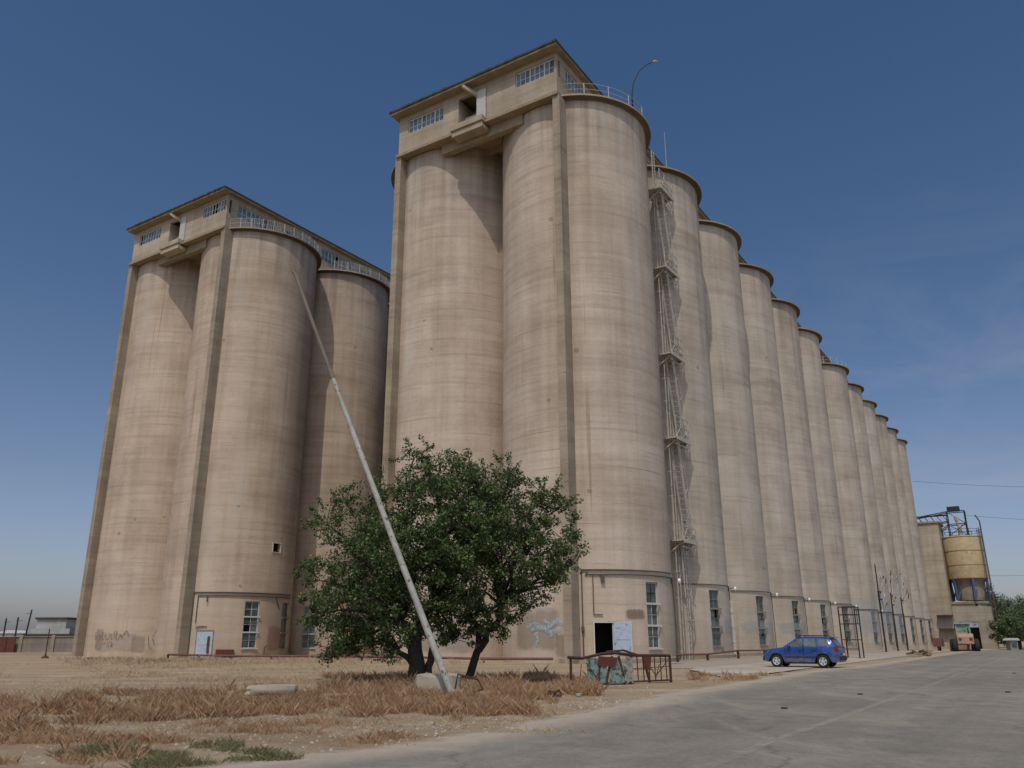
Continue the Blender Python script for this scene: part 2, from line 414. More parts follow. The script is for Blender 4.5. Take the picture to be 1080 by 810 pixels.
def gallery(block, length, x0=-6.85):
    """gallery on top of the silos: end wall at x0, side walls at y=-2.2 and 14.6"""
    yb, yt = -2.25, 14.55; zt = 47.95
    g = MB()
    # end wall, right panel with window opening, left panel, with a recess between
    t = .3
    def wallx(y0, y1, wy0, wy1, wz0, wz1):
        g.box(x0, x0+t, y0, wy0, 44, zt); g.box(x0, x0+t, wy1, y1, 44, zt)
        g.box(x0+.002, x0+t, wy0, wy1, 44, wz0); g.box(x0+.002, x0+t, wy0, wy1, wz1, zt)
    wallx(yb, 4.75, -2.0, 1.78, 46.05, 47.5)
    wallx(7.75, yt, 9.45, 13.5, 45.95, 47.42)
    g.box(x0+.01, x0+t, 4.75, 7.75, 47.35, zt)                       # lintel over the recess
    g.box(x0+.02, x0+2.2, 4.6, 4.76, 44.3, 47.35); g.box(x0+.02, x0+2.2, 7.74, 7.9, 44.3, 47.35)
    # side walls
    nb = int(length/6.3)
    for ys, so in ((yb, 1), (yt, -1)):
        a, b = sorted((ys, ys+so*.3))
        a2, b2 = sorted((ys+so*.003, ys+so*.297))
        g.box(x0+t+.003, length, a, b, 44, 45.75); g.box(x0+t+.003, length, a, b, 47.35, zt)
        for i in range(nb+2):
            xx = x0+.6+i*6.26; 
            if xx < length: g.box(xx, xx+.9, a2, b2, 45.752, 47.348)
    g.box(length-.3, length, yb+.3, yt-.3, 44, zt)
    wl = g.build('wall', M['conc'], block)
    # floor slab and beams seen from below
    f = MB(); f.box(x0-.25, length, yb-.12, yt+.12, 43.72, 43.995)
    f.box(x0+.5, x0+1.1, 1.4, 9.9, 42.75, 43.72)
    for xx in (x0+3.2, x0+6.6, x0+12, x0+18): f.box(xx, xx+.4, yb+.1, yt-.1, 43.2, 43.718)
    f.build('floor_slab', M['eave'], block)
    b = MB(); b.box(x0-.75, x0-.26, 4.7, 8.1, 43.72, 44.25); b.box(x0-.62, x0+.45, 4.75, 7.95, 43.15, 43.5)
    b.box(x0-.6, x0-.27, 4.8, 7.9, 43.503, 43.717)
    b.build('balcony', M['conc'], block)
    rc = MB(); rc.box(x0+2.2, x0+2.3, 4.76, 7.74, 44.3, 47.35); rc.box(x0+.1, x0+2.2, 4.77, 7.73, 44.26, 44.32)
    rc.build('recess_wall', M['conc'], block)
    d = MB(); d.box(x0-.06, x0+.0, 4.78, 5.75, 44.3, 47.3); d.box(x0+.9, x0+.95, 6.2, 7.7, 44.35, 45.9)
    d.build('door', M['white'], block)
    hb = MB(); hb.bar((x0-.8, 6.75, 47.82), (x0+.2, 5.5, 46.75), .28)
    hb.build('hoist_beam', M['conc'], block)
    # roof
    r = MB(); r.box(x0-.85, length+.4, yb-.45, yt+.45, zt+.002, zt+.2)
    r.build('eave', M['eave'], block)
    r = MB(); k = 60
    for i in range(k):                                                # ragged sheet edge
        y0_ = yb-.52+(yt-yb+1.04)*i/k; y1_ = yb-.52+(yt-yb+1.04)*(i+1)/k
        r.box(x0-.92-random.uniform(0, .07), x0, y0_, y1_, zt+.203, zt+.36+random.uniform(0, .05))
    r.box(x0+.003, length+.5, yb-.52, yt+.52, zt+.203, zt+.37)
    r.build('roof', M['roofm'], block)
    # windows
    def winstrip(p0, p1, z0, z1, n, m=M['whitec'], gm=M['glassb'], openp=()):
        p0 = Vector(p0); p1 = Vector(p1); d = (p1-p0); L = d.length; d.normalize()
        fr = MB(); pn = MB(); up = Vector((0, 0, 1)); nrm = d.cross(up)
        for i in range(n+1):
            p = p0 + d*(L*i/n); wdt = .11 if (i % 3 == 0) else .06
            fr.bar(p+up*z0, p+up*z1, .08, wdt) if abs(d.x) > .5 else fr.bar(p+up*z0, p+up*z1, wdt, .08)
        for z, hh in ((z0+.04, .09), (z1-.04, .09), (z0+(z1-z0)*.42, .05)): fr.bar(p0+up*z, p1+up*z, .07, hh)
        w = fr.build('window', m, block)
        for i in range(n):
            if i in openp: continue
            a = p0+d*(L*i/n+.03); b2 = p0+d*(L*(i+1)/n-.03); ti = nrm*random.uniform(-.03, .03)
            pn.add([a+up*(z0+.05)+ti, b2+up*(z0+.05)-ti, b2+up*(z1-.05)-ti, a+up*(z1-.05)+ti], [(0,1,2,3)])
        pn.build('pane', gm, w)
    xm = x0+.14
    op = (5,) if block.name.startswith('silo_block') and block.get('openwin') else ()
    winstrip((xm, 1.76, 0), (xm, -1.98, 0), 46.07, 47.48, 8, openp=(3, 4) if block.get('openwin') else ())
    winstrip((xm, 13.48, 0), (xm, 9.47, 0), 45.97, 47.4, 8, openp=(0,) if block.get('openwin') else ())
    for i in range(nb+1):
        xa = x0+.6+.9+i*6.26+.02; xb = min(xa+5.32, length-.5)
        if xb-xa > 2: winstrip((xa, yb+.15, 0), (xb, yb+.15, 0), 45.76, 47.34, 9, openp=(random.randrange(9),))
    # dark room behind the glass
    k = MB(); k.box(x0+3.2, length-.6, yb+1.8, yt-1.8, 44.05, 47.9); k.build('inner_wall', M['dark'], block)
    return wl

def pilaster(block, y, x=-6.92):
    mb = MB(); mb.box(x, -5.2, y-.32, y+.32, -1.2, 43.715)
    for z in range(4, 43, 4): mb.box(x-.012, x, y-.33, y+.33, z, z+.05)
    return mb.build('pilaster', M['pil'], block)

BW = (-112.2, -100.4)                        # window on the road flank
graf = paint('spray_paint_dark', (.17,.14,.125), .8, .4, 3)
grafr = paint('spray_paint_red', (.16,.04,.04), .8, .4, 3)
def spray(name, col, amt=.8):
    m, nt, bs = newmat(name)
    tc = N(nt, 'ShaderNodeTexCoord').outputs['Object']
    a = math_n(nt, 'MULTIPLY', ramp(nt, noise_n(nt, tc, 5, 6, .75), [(.36, .1), (.6, 1)]), amt)
    nt.links.new(a, bs.inputs['Alpha']); bs.inputs['Base Color'].default_value = (*col, 1); bs.inputs['Roughness'].default_value = .9
    return m
graf = spray('spray_paint_dark', (.10,.08,.075), .7); grafr = spray('spray_paint_red', (.18,.06,.05), .6)
st_blue = stain('pale_blue_paint', (.38,.44,.44), .30, .9)
st_blue2 = stain('pale_blue_sky_paint', (.40,.45,.47), .28, .35)
st_white = stain('white_wash', (.50,.44,.36), .7, .6)
st_brown = stain('brown_damp', (.22,.16,.11), .32, .5)
st_grey = stain('grey_damp', (.22,.19,.16), .28, .5)

LAMPS = []; blkL_ = [None]
def make_silo(block, k, gx, kind):
    ops = []; dz = 0 if kind == 'left' else -.5*max(0, (k-5))/6
    if kind == 'B':
        ops.append((BW[0], BW[1], .92+dz, 5.32+dz, .35))
        if k == 0: ops.append((-149.3, -125.0, .5, 2.68, 1.8))
    if kind == 'L0': ops += [(-113.8, -100.4, .8, 5.08, .35), (-73.5, -60.0, .75, 5.08, .35), (-151.5, -137.0, .02, 2.45, .25), (-92.5, -82.5, 9.8, 10.8, .4)]
    if kind == 'L1': ops += [(-148, -134.9, .7, 4.9, .35)]
    sm = M['silow'] if block is blkL_[0] else (M['silog'] if (kind == 'B' and k > 0) else M['silo'])
    s = silo_mesh(ops).build('silo', [sm, M['dark']], block, smooth=50, loc=(gx, 0 if kind in ('B', 'L0', 'L1', 'L') else W_, 0))
    add_rim(s)
    return s

# ================================================================== right-hand blocks
blkA = thing('silo_block', 'near right block of tall concrete silos with open black doorway and zigzag steel ladder', 'grain silos', B0, TH, 'concrete silo blocks')
for k in range(6):
    s = make_silo(blkA, k, S*k, 'B')
    fm = M['whitec'] if k == 0 else M['greyframe']
    br = {0: (), 1: ((1,1,1),), 2: ((1,0,0),(0,1,1)), 3: ((2,0,1),), 4: ((1,1,0),), 5: ((0,0,0),)}[k]
    window(s, sum(BW)/2, .94, 5.3, 1.24, fm, M['glassg'] if k == 0 else M['glass'], broken=br, curtain=(k == 0))
    pts = arc_pts(RS+.07, -153 if k == 0 else -138, -80, 5.75, 18)
    mb = MB().tube(pts, .045, 5)
    if k == 0:
        mb.tube(arc_pts(RS+.07, -155.3, -80, 6.05, 18), .05, 5)
        mb.tube([cylM(-155.3, z, RS+.07) @ Vector((0,0,0)) for z in (6.05, .3)], .045, 5)
        mb.tube([cylM(-148.5, 5.75, RS+.07) @ Vector((0,0,0)), cylM(-148.5, 3.1, RS+.07) @ Vector((0,0,0))], .035, 5)
        mb.tube([cylM(-148.5, 3.1, RS+.07) @ Vector((0,0,0)), cylM(-143, 3.1, RS+.07) @ Vector((0,0,0))], .035, 5)
        mb.obox(cylM(-142.6, 5.5, RS+.12), .12, .1, .25)
        mb.obox(cylM(-155.3, 2.2, RS+.12), .1, .08, .16)
    mb.tube([cylM(-76, 5.75, RS+.07) @ Vector((0,0,0)), cylM(-72, 3.0 if k else 2.2, RS+.1) @ Vector((0,0,0)), cylM(-72, .1, RS+.1) @ Vector((0,0,0))], .04, 5)
    mb.tube([cylM(-80, 5.75, RS+.07) @ Vector((0,0,0)), cylM(-76, 5.75, RS+.07) @ Vector((0,0,0))], .04, 5)
    mb.build('conduit', M['conduit'], s)
    LAMPS.append((blkA, S*k, -77, 5.55))
    if k == 0:
        fr = MB()
        hw = 1.34
        for x0, x1 in ((-hw, -hw+.09), (hw-.09, hw)): fr.box(x0, x1, -.06, .12, 0, 2.17)
        fr.box(-hw+.093, hw-.093, -.06, .12, 2.08, 2.17); fr.box(.02, .1, .02, .1, 0, 2.075)
        Mx = cylM(-137.15, .5, RS*cos(R_(12.15))+.06)
        dr = put(fr, Mx).build('door', M['whitec'], s)
        lf = MB(); lf.box(.08, hw-.1, -.09, -.045, .02, 2.07); lf.box(.2, .55, -.115, -.091, 1.75, 1.82)
        for z in (.35, 1.0): lf.box(.1, hw-.14, -.11, -.092, z, z+.03)
        lf.box(.12, .2, -.13, -.091, .8, 1.0)
        put(lf, Mx).build('door_leaf', M['bluedoor'], dr)
        patch(s, 'stain', -131, -112, 2.7, 3.6, stain('peeling_plaster', (.22,.15,.115), .6, 6))
        patch(s, 'stain', 150, 196, .2, 4.2, st_brown);
        ribbon(s, 'graffiti', [curve([(167,2.3),(173,2.55),(181,2.25),(188,2.6),(194,2.5)]), curve([(170,2.1),(176,2.3),(185,2.0),(191,2.2)]), curve([(174,2.0),(175,1.5),(174.5,1.1)]), curve([(180,2.8),(184,2.5),(190,2.85)]), curve([(184,2.1),(185,1.7)])], spray('blue_spray', (.38,.50,.55), .75), .26, RS+.05)
        patch(s, 'stain', -175, -160, .1, 2.2, st_brown)
    if k in (1, 2, 3): patch(s, 'stain', -100 if k == 1 else -140, -72, 1.6, 3.4, st_blue)
    if k == 1:
        dp = MB(); dp.tube([cylM(-74.5, z, RS+.16) @ Vector((0,0,0)) for z in (4.6, .2)], .13, 8)
        for z in (1.2, 2.4, 3.6): dp.tube([cylM(-74.5, z, RS+.16) @ Vector((0,0,0)), cylM(-74.5, z+.12, RS+.16) @ Vector((0,0,0))], .17, 8)
        dp.build('downpipe', M['downpipe'], s)
sA = make_silo(blkA, 0, 0, 'A')
patch(sA, 'stain', -175, -120, .1, 3.0, st_grey)
pilaster(blkA, -2.15); pilaster(blkA, W_+2.15)
gallery(blkA, S*5+6)
railing(blkA, 0, 0, -162, -88, 16)
# low plinth at the foot of the row
mb = MB()
for k in range(6): mb.lathe([(RS+.02, -1.2), (RS+.22, -1.2), (RS+.22, .28), (RS+.02, .34)], 30, R_(-170 if k == 0 else -165), R_(-20), (S*k, 0, 0))
mb.build('plinth', M['pil'], blkA)

blkB = thing('silo_block', 'far right block of tall concrete silos beyond the step in the roofline', 'grain silos', B0+U*(S*6+GAP), TH, 'concrete silo blocks')
for k in range(6):
    s = make_silo(blkB, 6+k, S*k, 'B'); dz = -.5*(k+1)/6
    window(s, sum(BW)/2, .94+dz, 5.3+dz, 1.24, M['greyframe'], M['glass'], broken=((k % 3, 0, k % 2),))
    mb = MB().tube(arc_pts(RS+.07, -140, -78, 5.6+dz, 14), .05, 5)
    mb.tube([cylM(-74, z, RS+.08) @ Vector((0,0,0)) for z in (5.6, .1)], .05, 5); mb.build('conduit', M['conduit'], s)
    if k == 0: LAMPS.append((blkB, S*k, -77, 5.4))
    if k in (0, 1, 2): patch(s, 'mural', -165, -75, .6, 9.5 if k == 1 else 8, st_blue2, n=18)
gallery(blkB, S*5+6, -6.3)
railing(blkB, 0, 0, -165, -60, 11)
mb = MB(); mb.tube([(-5.6, -2.8, 44), (-5.6, -2.8, 50)], .08, 6); mb.tube([(-5.6, -2.8, 47), (-4.6, -2.8, 47)], .05, 6); mb.build('mast', M['blackmetal'], blkB)

# ================================================================== left-hand block
blkL = thing('silo_block', 'left block of tall concrete silos with glazed gallery and narrow pale blue door', 'grain silos', L0, TH, 'concrete silo blocks')
blkL['openwin'] = 1; blkL_[0] = blkL
for k in range(4):
    s = make_silo(blkL, k, S*k, 'L0' if k == 0 else ('L1' if k == 1 else 'L'))
    if k == 0:
        window(s, -107.1, .82, 5.06, 1.44, M['whitec'], M['glass'], broken=((1,0,0),))
        window(s, -66.75, .77, 5.06, 1.44, M['greyframe'], M['glass'])
        fr = MB(); fr.box(-.8, .8, -.02, .1, 2.3, 2.4); fr.box(-.8, -.72, -.02, .1, 0, 2.298); fr.box(.72, .8, -.02, .1, 0, 2.298)
        fr.box(-.95, .1, -.12, 0, 2.75, 2.8)
        Mx = cylM(-144.25, .03, RS); d = put(fr, Mx).build('door', M['greyframe'], s)
        lf = MB(); lf.box(-.715, .715, -.0, .06, .01, 2.29); lf.box(-.6, .6, -.02, -.002, 1.1, 1.16)
        put(lf, Mx).build('door_leaf', M['bluedoor'], d)
        ribbon(d, 'rust_mark', [[(-140.5, 1.9), (-140.8, 1.2), (-140.5, .4)]], M['brown'], .22, RS+.1)
        bx = MB(); bx.obox(cylM(-127, .38, RS+.3), .8, .35, .34); bx.build('steel_box', M['brown'], s)
        mb = MB().tube(arc_pts(RS+.07, -157, -58, 5.85, 18), .06, 5).tube(arc_pts(RS+.07, -153, -58, 5.55, 18), .045, 5)
        mb.tube([cylM(-157, z, RS+.07) @ Vector((0,0,0)) for z in (5.85, .1)], .05, 5)
        mb.tube([cylM(-153, z, RS+.07) @ Vector((0,0,0)) for z in (5.55, 3.1)], .04, 5)
        mb.tube([cylM(-145, 5.5, RS+.07) @ Vector((0,0,0)), cylM(-145, 5.0, RS+.2) @ Vector((0,0,0))], .06, 5)
        mb.tube([cylM(-84, 5.5, RS+.07) @ Vector((0,0,0)), cylM(-79, 4.4, RS+.1) @ Vector((0,0,0))], .05, 5)
        mb.build('conduit', M['conduit'], s)
        MB().tube([cylM(-94, .1, RS+.25) @ Vector((0,0,0)), cylM(-94, .9, RS+.25) @ Vector((0,0,0)), cylM(-91, 1.0, RS+.1) @ Vector((0,0,0))], .07, 6).build('pipe_stub', M['redpipe'], s)
        fr = MB(); Mx = cylM(-87.5, 9.8, RS)
        for a in ((-.56, -.48, 0, 1), (.48, .56, 0, 1)): fr.box(a[0], a[1], -.04, .1, a[2], a[3])
        fr.box(-.478, .478, -.04, .1, .92, 1.0); fr.box(-.478, .478, -.04, .1, 0, .08)
        put(fr, Mx).build('vent_opening', M['whitec'], s)
        patch(s, 'stain', -95, -62, .1, 3.4, stain('red_dust', (.30,.16,.11), .4, .6))
    if k == 1: window(s, -141.45, .72, 4.88, 1.4, M['white'], M['glass'], broken=((2,1,1),))
s = make_silo(blkL, 0, 0, 'A')
patch(s, 'stain', -182, -128, .1, 2.7, stain('pale_square', (.46,.38,.31), .6, .5)); patch(s, 'stain', -141, -124, 0, 2.4, st_grey, RS+.045)
patch(s, 'stain', 182, 196, .3, 3.0, stain('pink_square', (.28,.20,.16), .35, .7), RS+.04)
# sprayed lettering beside the left pilaster (joined right-to-left script with dots)
q = lambda L: curve([(-(180-a) if a < 180 else -(180-a), z) for a, z in L])
a = -174
def gs(L): return curve([(a + x*8.6, z) for x, z in L])
ribbon(s, 'graffiti', [gs([(.1,1.9),(.35,2.1),(.55,1.75),(.3,1.6)]), gs([(.75,2.35),(.78,1.75),(.95,1.65),(1.15,2.1),(1.3,1.7),(1.6,1.65),(1.8,2.15),(1.95,1.7),(2.15,1.7)]),
                     gs([(2.2,2.45),(2.25,1.7)]), gs([(2.5,2.5),(2.45,1.75),(2.7,1.6),(2.95,2.1),(3.1,1.75),(3.4,2.4)]), gs([(3.25,2.2),(3.55,2.45),(3.75,1.9)]),
                     gs([(1.0,1.15),(1.3,1.3),(1.5,.95)]), gs([(1.6,1.35),(1.75,.85)]), gs([(1.7,1.3),(2.0,1.4),(2.15,.95),(1.95,1.05),(2.2,1.25)])], graf, .09)
ribbon(s, 'graffiti', [gs([(-.3,2.4),(-.25,1.6),(-.1,2.0),(.1,1.4)]), gs([(.0,2.2),(.15,2.5)])], grafr, .1)
ribbon(s, 'graffiti', [curve([(-118,2.6),(-121,1.9),(-119,1.2),(-115,1.3)]), curve([(-125,2.0),(-123,.9),(-121,.7)])], graf, .08)
pilaster(blkL, -2.15); pilaster(blkL, W_+2.15)
gallery(blkL, S*4)
railing(blkL, 0, 0, -160, -58, 10, bars=True)
railing(blkL, S, 0, -140, -60, 12, bars=True)
mb = MB()
for k in range(2): mb.lathe([(RS+.02, -1.2), (RS+.22, -1.2), (RS+.22, .12), (RS+.02, .16)], 30, R_(-136), R_(-30), (S*k, 0, 0))
mb.build('plinth', M['pil'], blkL)

# ================================================================== wall lamps
def lamp_at(block, gx, phi, z, label):
    base = block.location + U*gx; p = R_(phi)
    r = RS+.1; pos = base + U*(r*cos(p)) + V*(r*sin(p)); pos.z = z
    t = thing('wall_lamp', label, 'wall lamp', pos, TH+p, 'lamps bolted to the silo flanks')
    MB().bar((-.1, 0, 0), (.5, 0, .12), .06).box(-.12, .0, -.12, .12, -.2, .15).build('bracket', M['conduit'], t)
    MB().lathe([(.01, -.19), (.09, -.15), (.135, 0), (.11, .1), (.05, .17), (.01, .18)], 12, c=(.5, 0, 0)).build('globe', M['lampglass'], t, smooth=True)
names = ['white globe lamp on the nearest right silo, right above the tall white window', 'white globe lamp above the pale downpipe on the second silo', 'white globe lamp on the third silo, above the blue car bonnet',
         'white globe lamp on the fourth silo, above the blue car cabin', 'white globe lamp on the fifth silo, above the blue car tail', 'white globe lamp on the silo behind the black lattice frame', 'white globe lamp on the first silo of the far block, beside the tallest utility pole']
for (b, gx, ph, z), nm in zip(LAMPS, names): lamp_at(b, gx, ph, z, nm)

# ================================================================== deck lamp, mast
t = thing('deck_lamp', 'curved street lamp leaning out over the rim of the nearest right silo', 'lamp', W(-1.2, -6.35, 44.02), TH)
pp = [(0,0,0), (0,0,1.5), (.25,-.1,2.9), (.9,-.4,4.4), (1.8,-.8,5.5), (2.5,-1.1,6.1)]
MB().tube(pp, [.07,.06,.05,.045,.04,.04], 7).build('pole', M['blackmetal'], t, smooth=True)
MB().tube([(2.45,-1.08,6.06), (2.7,-1.18,6.25), (3.0,-1.3,6.4)], [.06,.13,.08], 8).build('lamp_head', M['polegrey'], t, smooth=True)
t = thing('roof_mast', 'thin white mast standing on the roof of the second silo', 'mast', W(S-1.0, -4.2, 44.05), TH)
MB().tube([(0,0,0), (0,0,1.4), (0,0,6.0)], [.05,.04,.02], 6).build('pole', M['polegrey'], t)
MB().box(-.2,.2,-.2,.2,0,.1).build('base_plate', M['conduit'], t)

# ================================================================== ladder tower
lt = thing('ladder_tower', 'zigzag steel ladder with bracketed landings climbing between the first two silos', 'ladder', W(6.75, -5.15), TH)
zl = [8.9, 17.2, 24.5, 32.5, 40.3]
hw = .95
for i, z in enumerate(zl):
    mb = MB(); mb.box(-hw-.3, hw+.75, -.65, 1.1, z, z+.09); mb.box(-hw-.33, hw+.78, -.72, -.64, z-.16, z+.14)
    for x in (-hw, hw+.3): mb.bar((x, -.5, z), (x, 1.3, z-1.3), .09); mb.bar((x, -.5, z-.05), (x, 1.5, z-.05), .09)
    mb.bar((-hw, -.5, z-.05), (.2, .1, z-1.2), .08); mb.bar((hw+.3, -.5, z-.05), (.2, .1, z-1.2), .08); mb.box(-hw-.2, hw+.45, -.5, -.44, z-.5, z-.44)
    mb.build('landing', M['stair'], lt)
    mb2 = MB(); mb2.bar((-.6, .9, z), (-.2, 2.6, z), .07); mb2.bar((.8, .9, z), (1.6, 2.4, z), .07); mb2.build('wall_tie', M['stair'], lt)
    mb = MB(); xs = (-hw-.25, -.1, hw+.7)
    for x in xs: mb.bar((x, -.55, z+.1), (x, -.55, z+1.95), .06)
    for zz in (z+.6, z+1.15, z+1.9): mb.bar((xs[0], -.55, zz), (xs[2], -.55, zz), .05); mb.bar((xs[2], -.55, zz), (xs[2], 1.3, zz), .05)
    mb.bar((xs[0], -.56, z+.12), (xs[1], -.56, z+1.1), .04); mb.bar((xs[1], -.57, z+.12), (xs[2], -.57, z+1.1), .04); mb.bar((xs[1], -.58, z+1.1), (xs[0], -.58, z+.12), .04)
    mb.bar((xs[2], -.58, z+.12), (xs[1], -.58, z+1.1), .04)
    mb.build('guard_rail', M['stair'], lt)
def flight(z0, z1, x0, x1, y=-.1):
    mb = MB(); n = int((z1-z0)/.42)
    for yy in (y-.28, y+.28): mb.bar((x0, yy, z0), (x1, yy, z1), .12, .2)
    for i in range(1, n):
        t_ = i/n; x = x0+(x1-x0)*t_; z = z0+(z1-z0)*t_; mb.box(x-.05, x+.05, y-.26, y+.26, z-.015, z+.015)
    # hand rail bowed outward
    for yy in (y-.32,):
        pts = [(x0+(x1-x0)*t_+.45*sin(pi*min(1, t_*1.3))+.1, yy, z0+(z1-z0)*t_+.7) for t_ in [j/8*.88 for j in range(9)]]
        mb.tube(pts, .04, 5)
        for p in pts[::2]: mb.bar((p[0]-.5, yy, p[2]-.5), p, .035)
    return mb.build('flight', M['stair'], lt)
for i in range(4): flight(zl[i]+.1, zl[i+1], 1.15, -.6)
mb = MB()
for x in (-.85, -.35): mb.bar((x, .2, 40.4), (x, .2, 44.6), .07)
for i in range(13): mb.bar((-.85, .2, 40.6+i*.32), (-.35, .2, 40.6+i*.32), .04)
mb.build('top_ladder', M['stair'], lt)
mb = MB()
for x in (-.85, -.25):
    mb.bar((x, .25, 0), (x, .25, 40.4), .06)
for i in range(20): mb.bar((-.85, .25, .6+2*i), (-.25, .25, .6+2*i), .04)
for i in range(0, 40, 2): mb.bar((-.55, .25, i+.6), (-.55, 1.9, i+.6), .05)
mb.build('mast_post', M['stair'], lt)
mb = MB()
for x in (-.5, .0, .5):  mb.bar((x+.25, -.1, 4.6), (x, -.1, 8.9), .07)
for i in range(9): mb.bar((-.25, -.1, 4.8+i*.48), (.7-.02*i, -.1, 4.8+i*.48), .05)
mb.bar((1.2, -.1, 2.9), (.75, -.1, 8.8), .07); mb.bar((-.2, -.1, 2.9), (1.2, -.1, 2.9), .08); mb.bar((1.2, -.1, 2.9), (.6, -.1, 4.6), .07)
mb.bar((-.25, -.1, 0), (.1, -.1, 4.6), .07); mb.bar((.25, -.1, 0), (.5, -.1, 4.6), .07)
for i in range(10): mb.bar((-.2, -.1, .5+i*.42), (.35, -.1, .5+i*.42), .045)
mb.build('bottom_frame', M['stair'], lt)

# ================================================================== red pipes
def pipe(label, pts, r, sup=0):
    t = thing('pipe', label, 'pipe', pts[0][:2]+(0,) if isinstance(pts[0], tuple) else (pts[0].x, pts[0].y, 0), 0)
    o = t.location; mb = MB().tube([Vector(p)-o for p in pts], r, 7); mb.build('pipe_run', M['redpipe'], t, smooth=True)
    if sup:
        s_ = MB()
        for i in range(len(pts)-1):
            a_, b_ = Vector(pts[i]), Vector(pts[i+1]); n = max(1, int((b_-a_).length/sup))
            for j in range(n): p = a_.lerp(b_, j/n)-o; s_.box(p.x-.08, p.x+.08, p.y-.08, p.y+.08, -.2, p.z)
        s_.build('support', M['rust'], t)
    return t
def wz(lx, ly, z): p = W(lx, ly, z); return (p.x, p.y, p.z)
pipe('long red pipe on the ground before the fronts of both blocks', [wz(-8.0, 38.5, .32), wz(-7.9, 30, .26), wz(-8.0, 15, .34), wz(-7.8, 4, .28), wz(-7.9, -1.5, .32)], .09, 4)
pipe('thin red pipe raised on stubs beside the silo flank, ending behind the blue car', [wz(-1, -7.3, .5), wz(4, -7.6, .45), wz(10, -7.9, .62), wz(17, -7.9, .55), wz(30, -7.7, .4)], .065, 4.2)

# ================================================================== leaning pole, its footing
p0 = Vector((-1.75, 24.6, .15)); p1 = Vector((-7.25, 24.9, 13.3))
t = thing('leaning_pole', 'long grey steel pole leaning left across the tree', 'pole', p0)
d = p1-p0
def P_(f, sag=0): return d*f + Vector((.0, 0, -.10*sin(pi*f)))
MB().tube([P_(-.01), P_(.12), P_(.3), P_(.5), P_(.74)], [.105,.10,.092,.082,.07], 12).build('lower_tube', M['polegrey'], t, smooth=40)
MB().tube([P_(.735), P_(.85), P_(.90)], [.068,.062,.058], 10).tube([P_(.72), P_(.745)], .082, 12).build('upper_tube', M['polerust'], t, smooth=40)
MB().tube([P_(.899), P_(.995), P_(1)+Vector((-.06,0,.02))], [.062,.056,.045], 8).build('tip', M['polerust'], t, smooth=40)
MB().tube([P_(.0)+Vector((.12,-.1,.1)), P_(.03)+Vector((.35,-.1,.1)), Vector((.75,-.1,.35)), Vector((.9,-.1,.1)), Vector((.55,-.15,-.05)), Vector((.3,-.2,-.1))], .03, 5).build('cable', M['rust'], t)

def rock(name, label, cat, loc, size, seed, m, flat=.5, group=None):
    rnd = random.Random(seed); mb = MB(); n, k = 14, 7; vs = []
    for j in range(k+1):
        th = pi*j/k
        for i in range(n):
            ph = 2*pi*i/n; dv = Vector((sin(th)*cos(ph), sin(th)*sin(ph), cos(th)))
            s_ = 1+.2*noise.noise(dv*1.6+Vector((seed*7.1, 0, 0)))
            e = 7.0; q_ = (abs(dv.x)**e+abs(dv.y)**e+abs(dv.z)**e)**(-1/e)
            vs.append((dv.x*q_*size[0]*s_, dv.y*q_*size[1]*s_, dv.z*q_*size[2]*s_ + size[2]*flat))
    fs = [(j*n+i, j*n+(i+1) % n, (j+1)*n+(i+1) % n, (j+1)*n+i) for j in range(k) for i in range(n)]
    o = mb.add(vs, fs).build(name, m, smooth=35, loc=loc, rotz=rnd.uniform(-.2, .2)); return tag(o, label, cat, group)
rock('concrete_footing', 'pale concrete block at the foot of the leaning pole', 'concrete block', (-2.2, 25.3, 0), (.66, .42, .36), 3, M['slab'], .72)
rock('concrete_slab', 'flat broken concrete slab lying in the dry grass left of the tree', 'concrete slab', (-6.7, 24.2, .12), (.66, .42, .12), 5, M['slab'], 1.3)
rock('rubble_mound', 'low pale rubble heap in the dry grass below the left side of the tree', 'rubble', (-4.6, 23.6, 0), (.55, .4, .12), 9, M['slab'], .5)
for i, (x, y, s_) in enumerate([(-6.9,23.3,.10), (-6.5,23.1,.08), (-6.1,23.2,.06), (-2.9,21.0,.06), (-1.6,16.9,.07), (-2.6,15.6,.06), (-5.3,17.2,.07), (-3.9,19.2,.05), (.4,20.5,.05), (1.9,25.4,.06)]):
    rock('stone', 'small pale stone scattered on the dry ground near the road edge', 'stone', (x, y, 0), (s_*1.3, s_, s_*.7), 20+i, M['slab'], .6, 'small stones on the dry ground')
t = thing('scrap_piece', 'dark twisted scrap on the gravel left of the rusty railing', 'scrap', (1.12, 24.9, 0))
MB().tube([(-.2,0,.05), (-.1,.05,.16), (.05,0,.12), (.2,.05,.18), (.26,0,.05)], .035, 6).tube([(-.2,.05,.03), (.25,-.05,.04)], .04, 6).build('bent_bar', M['rust'], t)
MB().lathe([(.05,0), (.12,.02), (.13,.1), (.09,.13)], 10, c=(-.02,.02,.01)).build('ring', M['rust'], t)

